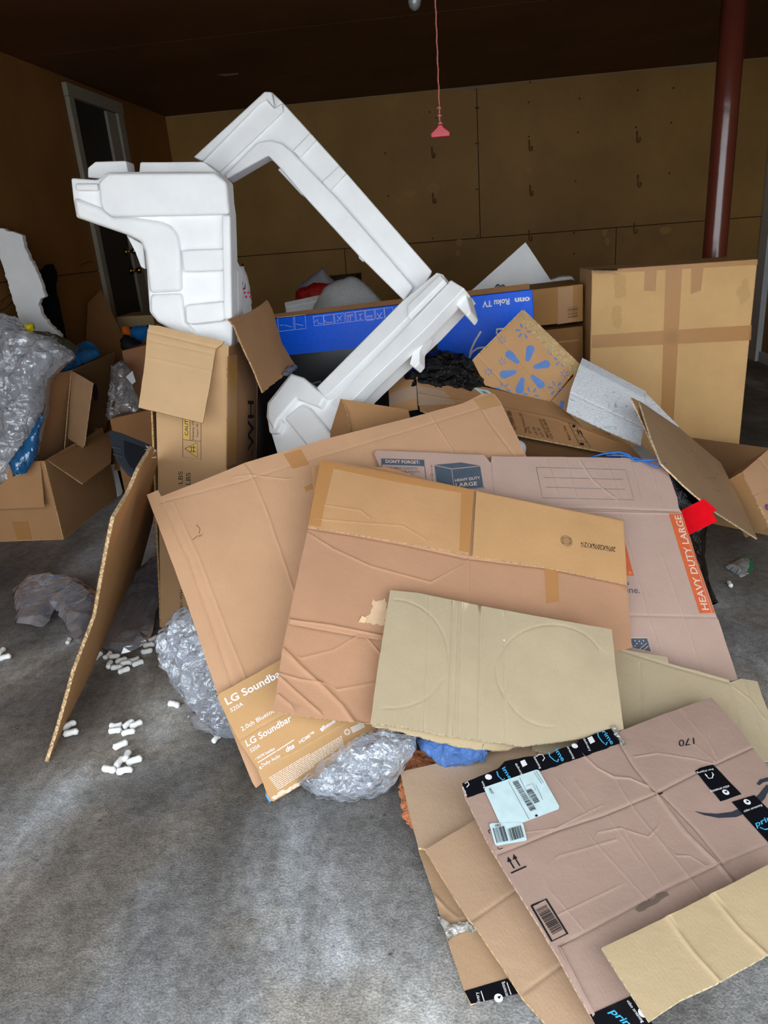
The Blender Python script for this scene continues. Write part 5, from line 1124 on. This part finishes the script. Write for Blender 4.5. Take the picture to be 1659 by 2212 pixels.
# ---- cardboard sheet standing on edge, with its open flutes towards us
S0, S1, S2 = az(104, 1646, .004), ay(337, 966, 2.27), az(302, 1232, .004)
Sp = three(S0, S1, S2)
ss = sheet('standing_cardboard_sheet', Sp, [(104, 1646), (128, 1570), (160, 1450), (205, 1330), (222, 1240), (235, 1170), (246, 1118), (278, 1060), (300, 1010), (330, 965), (342, 985), (342, 1060), (330, 1130), (302, 1232)], card((186, 140, 92), 'v'), edge((205, 175, 135)), .010, warp=.006, seed=110, jit=.0016, step=.014)
tag(ss, 'cardboard sheet standing on edge against the tall carton, flutes showing', 'cardboard')
# corrugated core along the near edge
edgepts = [(104, 1646), (128, 1570), (160, 1450), (205, 1330), (222, 1240), (235, 1170), (246, 1118)]
V = []; F = []; q = [Sp.loc(p) for p in edgepts]; q = resample(q, .0022, 0, random.Random(1), False)
for i, p in enumerate(q):
    a = q[max(0, i - 1)]; b = q[min(len(q) - 1, i + 1)]; t = (b - a).normalized(); nv = Vector((-t.y, t.x))
    h = Sp.h(p.x, p.y) - .005 + .0042 * math.sin(i * .2 * math.pi)
    for k in (.0035, -.010): 
        s2 = p + nv * k; V.append(Sp.pt(s2.x, s2.y, h))
    if i: F.append([2 * i - 2, 2 * i - 1, 2 * i + 1, 2 * i])
mk('corrugated_core', V, F, edge((210, 182, 142)), ss)
V = []; F = []
for sgn in (.0, -.010):
    k0 = len(V)
    for i, p in enumerate(q[::6]):
        h = Sp.h(p.x, p.y) + sgn
        j = min(i * 6, len(q) - 1); a = q[max(0, j - 1)]; b = q[min(len(q) - 1, j + 1)]; t = (b - a).normalized(); nv = Vector((-t.y, t.x))
        for k in (.0042, -.008): s2 = p + nv * k; V.append(Sp.pt(s2.x, s2.y, h + (.0003 if sgn == 0 else -.0003)))
        if i: F.append([k0 + 2 * i - 2, k0 + 2 * i - 1, k0 + 2 * i + 1, k0 + 2 * i])
mk('torn_liner', V, F, edge((190, 155, 112)), ss)
tp = S1 + Vector((0, -.005, 0)); rr = random.Random(3)
V = []; F = []
for k in range(8):
    a = tp + Vector((rr.uniform(-.015, .01), rr.uniform(-.03, .0), rr.uniform(-.03, .005))); e = a + Vector((rr.uniform(-.03, .03), rr.uniform(-.05, -.01), rr.uniform(-.02, .03))); w = Vector((.003, 0, .003)); n0 = len(V)
    V += [a - w, a + w, e]; F.append([n0, n0 + 1, n0 + 2])
mk('torn_fibres', V, F, flat('pale_fibre', (222, 200, 168), .9), ss)

# ---- packing peanuts
def peanut_mesh(seed):
    rr = random.Random(seed); V = []; F = []; n, m = 11, 12; bend = rr.uniform(-.3, .3)
    for i in range(n):
        t = -1 + 2 * i / (n - 1); x = .0225 * t; r = .0098 * (1 - abs(t) ** 5) ** .5 * (1 - .1 * math.cos(t * 3.1)) + .0004
        for k in range(m):
            th = math.tau * k / m; s = 1 + .22 * noise.noise(Vector((x * 130, math.cos(th), math.sin(th) + seed * 3)))
            V.append((x, bend * .012 * (1 - t * t) * 1.4 + r * s * math.cos(th), r * s * math.sin(th)))
    for i in range(n - 1):
        for k in range(m): F.append([i * m + k, i * m + (k + 1) % m, (i + 1) * m + (k + 1) % m, (i + 1) * m + k])
    F.append(list(range(m))[::-1]); F.append([(n - 1) * m + k for k in range(m)])
    me = bpy.data.meshes.new('packing_peanut'); me.from_pydata(V, [], F); me.polygons.foreach_set('use_smooth', [True] * len(F)); me.materials.append(M_PEA); return me
M_PEA = flat('foam_peanut', (242, 243, 242), .8, .2, bump=.5, bscale=300, bdist=.002)
PM = [peanut_mesh(k) for k in range(6)]
def peanut(px, ang, label, k, stack=0.0, sc=1.0):
    o = bpy.data.objects.new('packing_peanut', PM[k % 6]); COL.objects.link(o)
    p = az(px[0], px[1], .0102 * sc + stack); o.location = (p.x, p.y, .0106 * sc + stack); o.rotation_euler = (k * 1.3, 0, math.radians(ang)); o.scale = (sc, sc, sc)
    tag(o, label, 'packing peanut', 'white packing peanuts')
ORD = ['leftmost', 'second from left', 'third from left', 'fourth from left', 'fifth from left', 'sixth from left', 'seventh from left', 'front middle', 'fifth from right', 'fourth from right', 'third from right', 'second from right', 'rightmost']
for i, (px, a) in enumerate((((212, 1417), 80), ((232, 1415), 75), ((248, 1418), 5), ((237, 1436), 100), ((252, 1442), 10), ((262, 1427), 35), ((272, 1434), 15), ((268, 1448), 40), ((288, 1424), 30), ((298, 1433), 40), ((317, 1406), 30), ((322, 1394), 20), ((329, 1381), 60))): peanut(px, a, ('white packing peanut, %s in the curved row along the clear bag' % ORD[i]) , i, 0, .95)
c2 = ['rear white packing peanut of two at the foot of the standing sheet', 'front white packing peanut of two at the foot of the standing sheet']
for i, (px, a) in enumerate((((150, 1568), 60), ((153, 1583), 25))): peanut(px, a, c2[i], i + 3)
c3 = ['rear left', 'front left', 'rear middle', 'far right', 'front right']
for i, (px, a) in enumerate((((250, 1566), 5), ((249, 1578), 8), ((278, 1565), 65), ((294, 1565), 50), ((277, 1582), 20))): peanut(px, a, 'white packing peanut, %s of the upper group of five on bare concrete' % c3[i], i + 1, 0, .92)
peanut((260, 1609), 40, 'single white packing peanut between the two groups of five', 2)
c4 = ['far left', 'centre', 'rearmost', 'far right', 'frontmost']
for i, (px, a) in enumerate((((237, 1661), -15), ((259, 1648), 85), ((274, 1634), 100), ((290, 1643), 30), ((269, 1666), 18))): peanut(px, a, 'white packing peanut, %s of the lowest group of five on bare concrete' % c4[i], i + 2)
peanut((148, 1384), 100, 'lone white packing peanut beside the clear bag on the left', 1, 0, .8)
for i, (px, a) in enumerate((((2, 1408), 90), ((10, 1420), 30))): peanut(px, a, ('rear', 'front')[i] + ' white packing peanut of two at the left picture edge', i + 4)
peanut((375, 1522), -20, 'single white packing peanut left of the bubble wrap', 0)
peanut((468, 1596), 70, 'white packing peanut under the loose bubble wrap corner', 3, 0, .8)
peanut((1577, 1262), 85, 'single white packing peanut on the floor right of the moving box', 5, 0, .8)

# ---- small zip bag
zb = pillow('zip_bag', slope((1600, 1225), .006, 0, 3), [(1563, 1224), (1600, 1207), (1612, 1203), (1626, 1215), (1628, 1228), (1618, 1240), (1600, 1248), (1585, 1238)], .012, .003, film('clear_zip_film', (215, 220, 228), .4, .12, 20, gloss=1.2), None, .006, 22, 115, .01, .03)
tag(zb, 'small clear zip bag with a green top edge on the floor', 'plastic bag')
zp = slope((1600, 1225), .016, 0, 3)
decal('green_top', zp, [(1606, 1205), (1613, 1203), (1628, 1217), (1627, 1228), (1619, 1239), (1613, 1238), (1620, 1222)], flat('green_plastic', (50, 130, 80), .3, .5), zb, .002)

# ================================================================== LEFT SIDE CLUTTER
M_LC = card((184, 140, 98), 'h'); M_LCI = card((160, 120, 84), 'h')
lc = empty('open_carton', (-2.2, 3.55, 0.0)); tag(lc, 'open brown carton on the left floor with flaps folded out', 'carton')
lx0, lx1, ly0, ly1, lh = -2.44, -2.0, 3.25, 3.88, .41
z_ = .003
quad('front_panel', Vector((lx0, ly0, z_)), Vector((lx1, ly0, z_)), Vector((0, 0, lh)), lc, M_LC, 121); quad('side_panel', Vector((lx1, ly0, z_)), Vector((lx1, ly1, z_)), Vector((0, 0, lh)), lc, M_LC, 122)
quad('back_panel', Vector((lx0, ly1, z_)), Vector((lx1, ly1, z_)), Vector((0, 0, lh)), lc, M_LCI, 123); quad('side_panel', Vector((lx0, ly0, z_)), Vector((lx0, ly1, z_)), Vector((0, 0, lh)), lc, M_LCI, 124); quad('bottom_panel', Vector((lx0, ly0, .004)), Vector((lx1, ly0, .004)), Vector((0, ly1 - ly0, 0)), lc, M_LCI, 125)
pf = three((lx0, ly0 - .004, lh), (lx1, ly0 - .004, lh), (lx0, ly0 - .06, lh - .2))
sheet('front_flap', pf, [pf.inv(q) for q in ((lx0, ly0 - .004, lh), (lx1 - .02, ly0 - .004, lh), (lx1 - .02, ly0 - .07, lh - .21), (lx0, ly0 - .07, lh - .21))], M_LC, E_K, .005, local=True, parent=lc, seed=126, warp=.003)
pf = three((lx1 + .003, ly0, lh), (lx1 + .003, ly1, lh), (lx1 + .17, (ly0 + ly1) / 2, lh - .05))
sheet('side_flap', pf, [(105, 995), (242, 928), (240, 998), (178, 1046)], card((176, 132, 90), 'h'), E_K, .005, parent=lc, seed=127, warp=.003)
pq = wallY(ly0 - .0065)
decal('tape_strip', pq, [(26, 1127), (58, 1126), (68, 1165), (38, 1166)], M_TAPEB, lc)
# taller carton behind it
l2 = three(ay(100, 812, 3.50), ay(155, 800, 3.72), ay(82, 995, 3.45))
lcb = sheet('propped_carton', l2, [(100, 812), (154, 800), (150, 860), (134, 978), (80, 998), (90, 900)], card((172, 132, 96), 'v'), E_K, .006, seed=128, warp=.003)
tag(lcb, 'brown carton propped upright on the open carton at the left', 'carton')
l3 = three(ay(155, 800, 3.72), ay(249, 762, 4.15), ay(160, 960, 3.68))
sheet('side_panel', l3, [(155, 800), (249, 762), (240, 860), (228, 930), (140, 975), (150, 860)], card((128, 96, 64), 'v'), E_K, .006, parent=lcb, seed=129, warp=.003)
l4 = three(ay(156, 801, 3.72), ay(200, 828, 3.58), ay(140, 940, 3.66))
sheet('flap', l4, [(156, 801), (200, 827), (198, 840), (182, 962), (178, 968), (140, 942)], card((186, 148, 112), 'v'), E_K, .005, parent=lcb, seed=130, warp=.002)
multi('printed_dot', l3, [ell(l3, (206, 848), .025, 14, .05)], flat('violet_print', (70, 40, 80), .7), lcb)
bwl = pillow('bubble_wrap', three(ay(20, 700, 3.55), ay(110, 760, 3.50), ay(20, 1040, 3.28)), [(-60, 690), (0, 676), (30, 685), (60, 715), (110, 728), (156, 758), (160, 772), (125, 798), (104, 820), (98, 890), (84, 935), (74, 985), (40, 1042), (0, 1068), (-60, 1060)], .10, .12, M_HEAP, None, .035, 9, 131, .014, .12, facet=True)
tag(bwl, 'heap of clear bubble wrap spilling from the left open carton', 'bubble wrap')
M_BLUF = film('blue_film', (20, 120, 185), .7, .15, 12, .02)
bl1 = pillow('blue_plastic_film', three(ay(100, 880, 3.30), ay(84, 980, 3.22), ay(30, 1000, 3.14)), [(98, 872), (90, 910), (80, 985), (58, 1022), (28, 1030), (18, 1000), (55, 950), (85, 900)], .03, .02, M_BLUF, None, .012, 14, 132, .014, .05)
tag(bl1, 'blue plastic film hanging over the edge of the left open carton', 'plastic film')
bl2 = pillow('blue_plastic_film', three(ay(120, 800, 3.75), ay(215, 765, 3.95), ay(180, 740, 4.0)), [(108, 800), (150, 770), (172, 742), (205, 742), (218, 765), (160, 795), (120, 812)], .03, .03, M_BLUF, None, .014, 14, 133, .014, .05)
tag(bl2, 'blue plastic film behind the propped carton at the left', 'plastic film')
f4 = prism('broken_foam_board', wallY(4.0), [(-22, 489), (0, 493), (48, 508), (52, 530), (62, 556), (75, 577), (88, 610), (98, 640), (86, 648), (82, 658), (90, 680), (110, 705), (131, 724), (125, 760), (62, 750), (45, 705), (0, 560)], 0, .035, M_EPS, None, .003, 1, jit=.004)
tag(f4, 'broken white foam board standing at the far left', 'foam board')
yc = pillow('yellow_bottle_cap', wallY(3.6), [(52, 705), (60, 697), (72, 700), (74, 712), (68, 724), (60, 724)], .03, .03, flat('yellow_plastic', (225, 205, 30), .35, .5), None, .003, 10, 134, .008, .02)
tag(yc, 'small yellow cap on top of the left bubble wrap heap', 'cap')
gl = pillow('green_plastic_bag', three(ay(60, 735, 3.72), ay(150, 735, 3.75), ay(100, 700, 3.85)), [(20, 700), (30, 680), (42, 690), (60, 715), (110, 720), (150, 735), (170, 752), (150, 765), (80, 735)], .02, .03, film('green_tint_film', (90, 110, 90), .45, .15, 14), None, .012, 12, 135, .014, .04)
tag(gl, 'greenish clear plastic bag behind the left bubble wrap heap', 'plastic bag')
bk = pillow('black_jacket', three(ay(100, 580, 4.32), ay(130, 690, 4.3), ay(80, 700, 4.28)), [(82, 590), (98, 572), (115, 570), (124, 590), (122, 625), (130, 660), (140, 705), (150, 760), (90, 760), (92, 680)], .03, .04, flat('black_cloth', (14, 12, 12), .9, .1), None, .02, 8, 136, .03, .1)
tag(bk, 'black cloth bundle in the dark corner behind the broken foam board', 'cloth')
lw_ = three(ay(218, 628, 4.85), ay(276, 750, 4.5), ay(180, 720, 4.65))
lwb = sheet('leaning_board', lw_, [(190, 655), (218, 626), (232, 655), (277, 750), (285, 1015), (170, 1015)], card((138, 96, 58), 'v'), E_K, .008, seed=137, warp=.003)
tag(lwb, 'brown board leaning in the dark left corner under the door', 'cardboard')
rimc = ybox('carton', 250, 330, (684, 680), (800, 800), 4.95, .3, [card((176, 150, 112), 'h')], down=True)
tag(rimc, 'pale brown carton below the dark door', 'carton')
og = pillow('orange_pouch', wallY(4.55), [(262, 706), (272, 702), (286, 716), (282, 724), (264, 722)], .03, .03, flat('orange_cloth', (220, 110, 20), .7), None, .006, 10, 138, .012, .03); tag(og, 'small orange pouch in the dark clutter below the door', 'pouch')
bg_ = pillow('blue_cloth_bag', wallY(4.5), [(280, 706), (320, 702), (322, 722), (304, 744), (288, 738)], .04, .04, flat('blue_cloth', (20, 100, 170), .8), None, .01, 10, 139, .014, .04); tag(bg_, 'blue cloth bag in the dark clutter below the door', 'bag')
dkb = pillow('dark_bag', wallY(4.4), [(258, 735), (268, 722), (290, 730), (310, 742), (318, 760), (270, 775)], .05, .05, flat('dark_cloth', (24, 22, 24), .7), None, .012, 10, 140, .016, .05); tag(dkb, 'dark bag below the orange pouch and the blue cloth bag', 'bag')
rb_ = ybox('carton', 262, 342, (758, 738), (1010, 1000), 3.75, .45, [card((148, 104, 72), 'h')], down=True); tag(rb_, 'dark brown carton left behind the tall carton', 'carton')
pf2 = pillow('clear_plastic_film', three(ay(270, 780, 3.62), ay(308, 890, 3.50), ay(235, 900, 3.55)), [(246, 790), (262, 776), (276, 790), (286, 830), (300, 870), (304, 895), (262, 902), (232, 908), (240, 860)], .05, .04, film('dark_corner_film', (160, 160, 165), .22, .1, 16), None, .02, 14, 141, .014, .06); tag(pf2, 'clear plastic film crumpled between the propped carton and the tall carton', 'plastic film')
wpz = prism('white_paper_tag', three(ay(275, 815, 3.46), ay(292, 822, 3.46), ay(286, 800, 3.50)), [(272, 814), (286, 801), (293, 824), (285, 830)], 0, .002, flat('white_paper', (225, 228, 232), .6), None, 0); tag(wpz, 'small white paper tag on the clear film left of the tall carton', 'paper')
ld = three(ay(240, 935, 3.02), ay(338, 968, 2.98), ay(255, 1000, 2.88))
M_LID = flat('dark_grey_plastic', (64, 70, 80), .35, .5)
lid = prism('storage_lid', ld, [(234, 934), (242, 929), (262, 934), (340, 966), (330, 1000), (302, 1034), (275, 1022), (252, 995), (242, 965)], 0, .02, M_LID, None, .006); tag(lid, 'dark grey plastic storage lid between the left carton and the standing sheet', 'lid')
prism('raised_panel', ld, [(266, 950), (332, 975), (322, 1000), (302, 1020), (280, 1008), (268, 985)], .006, .01, flat('darker_grey_plastic', (40, 44, 52), .4, .5), lid, .004)
for q in ([(240, 962), (262, 967), (262, 970), (241, 965)], [(243, 978), (264, 984), (264, 987), (244, 981)]): prism('rib', ld, q, .006, .008, M_LID, lid, .002)
fw = prism('foam_strip', three(az(254, 1073, .002), az(266, 1066, .002), ay(245, 1003, 3.95)), [(239, 1003), (250, 1002), (266, 1062), (262, 1070), (254, 1073)], 0, .03, M_EPS, None, .003); tag(fw, 'narrow white foam strip under the dark grey lid', 'foam strip')
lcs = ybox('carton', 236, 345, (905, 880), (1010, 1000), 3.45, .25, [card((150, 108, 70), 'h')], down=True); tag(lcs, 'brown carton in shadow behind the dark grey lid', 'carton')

# ================================================================== BEHIND THE BLUE CARTON
wc = pillow('white_foam_bag', three(ay(760, 605, 3.95), ay(840, 690, 3.8), ay(670, 690, 3.8)), [(640, py(640, 3.85, .81)), (682, 655), (700, 622), (722, 610), (752, 601), (772, 600), (800, 622), (822, 645), (880, py(880, 3.85, .81))], .06, .05, flat('white_nonwoven', (205, 207, 208), .7, .2, bump=.3, bscale=90), None, .02, 5, 151, .02, .12, ridged=True); tag(wc, 'white fabric-like foam bag draped behind the blue television carton', 'foam bag')
fbq = prism('foam_tray', three(ay(618, 660, 4.05), ay(720, 632, 4.05), ay(620, 680, 4.0)), [(615, 655), (640, 650), (720, 632), (720, py(720, 4.05, .81)), (624, py(624, 4.05, .81))], 0, .2, M_EPS, None, .004); tag(fbq, 'white foam tray edge left of the draped foam bag', 'foam tray')
prism('lip', three(ay(618, 660, 4.03), ay(720, 632, 4.03), ay(620, 680, 3.98)), [(614, 653), (720, 630), (720, 640), (616, 664)], .01, .02, M_EPS, fbq, .004)
rb2 = pillow('red_plastic_bag', wallY(4.5), [(638, 642), (642, 626), (668, 616), (678, 610), (715, 612), (715, py(715, 4.5, .81)), (640, py(640, 4.5, .81))], .05, .05, crumple('red_film', (190, 24, 16), .4, 14, .03), None, .02, 12, 152, .018, .06); tag(rb2, 'red plastic bag behind the white foam tray', 'plastic bag')
gb = pillow('grey_plastic_bag', wallY(4.7), [(638, 628), (650, 612), (685, 588), (698, 577), (706, 592), (722, 606), (700, py(700, 4.7, .81)), (645, py(645, 4.7, .81))], .05, .05, flat('pale_grey_film', (150, 148, 156), .5), None, .012, 8, 153, .02, .06, ridged=False); tag(gb, 'pale grey plastic bag behind the red bag', 'plastic bag')
bf = boxm('black_flat_carton', (ay(690, py(690, 4.9, .81), 4.9), ay(769, py(769, 4.9, .81), 4.9), ay(769, 594, 4.9), ay(690, 602, 4.9), (0, .3, 0)), flat('black_card', (14, 14, 16), .5), None, .002); tag(bf, 'flat black carton behind the grey bag', 'carton')
db = pillow('dotted_gift_bag', wallY(3.78), [(500, py(500, 3.78, .81)), (506, 600), (515, 580), (524, 568), (532, 590), (540, 620), (552, py(552, 3.78, .81))], .02, .02, flat('white_bag_paper', (215, 212, 212), .6), None, .004, 8, 154, .014, .04); tag(db, 'white paper bag with pink dots beside the upright foam block', 'paper bag')
dp = wallY(3.672)
multi('printed_dots', dp, [ell(dp, c, .0065, 12) for c in ((529, 632), (537, 632), (532, 641), (542, 641), (526, 624))], flat('pink_print', (225, 60, 120), .6), db, .003)
strokes('printed_swirls', dp, [[(516, 612), (521, 605), (519, 618), (525, 608), (524, 622), (530, 612), (529, 625)]], .007, M_INK, db, .003)
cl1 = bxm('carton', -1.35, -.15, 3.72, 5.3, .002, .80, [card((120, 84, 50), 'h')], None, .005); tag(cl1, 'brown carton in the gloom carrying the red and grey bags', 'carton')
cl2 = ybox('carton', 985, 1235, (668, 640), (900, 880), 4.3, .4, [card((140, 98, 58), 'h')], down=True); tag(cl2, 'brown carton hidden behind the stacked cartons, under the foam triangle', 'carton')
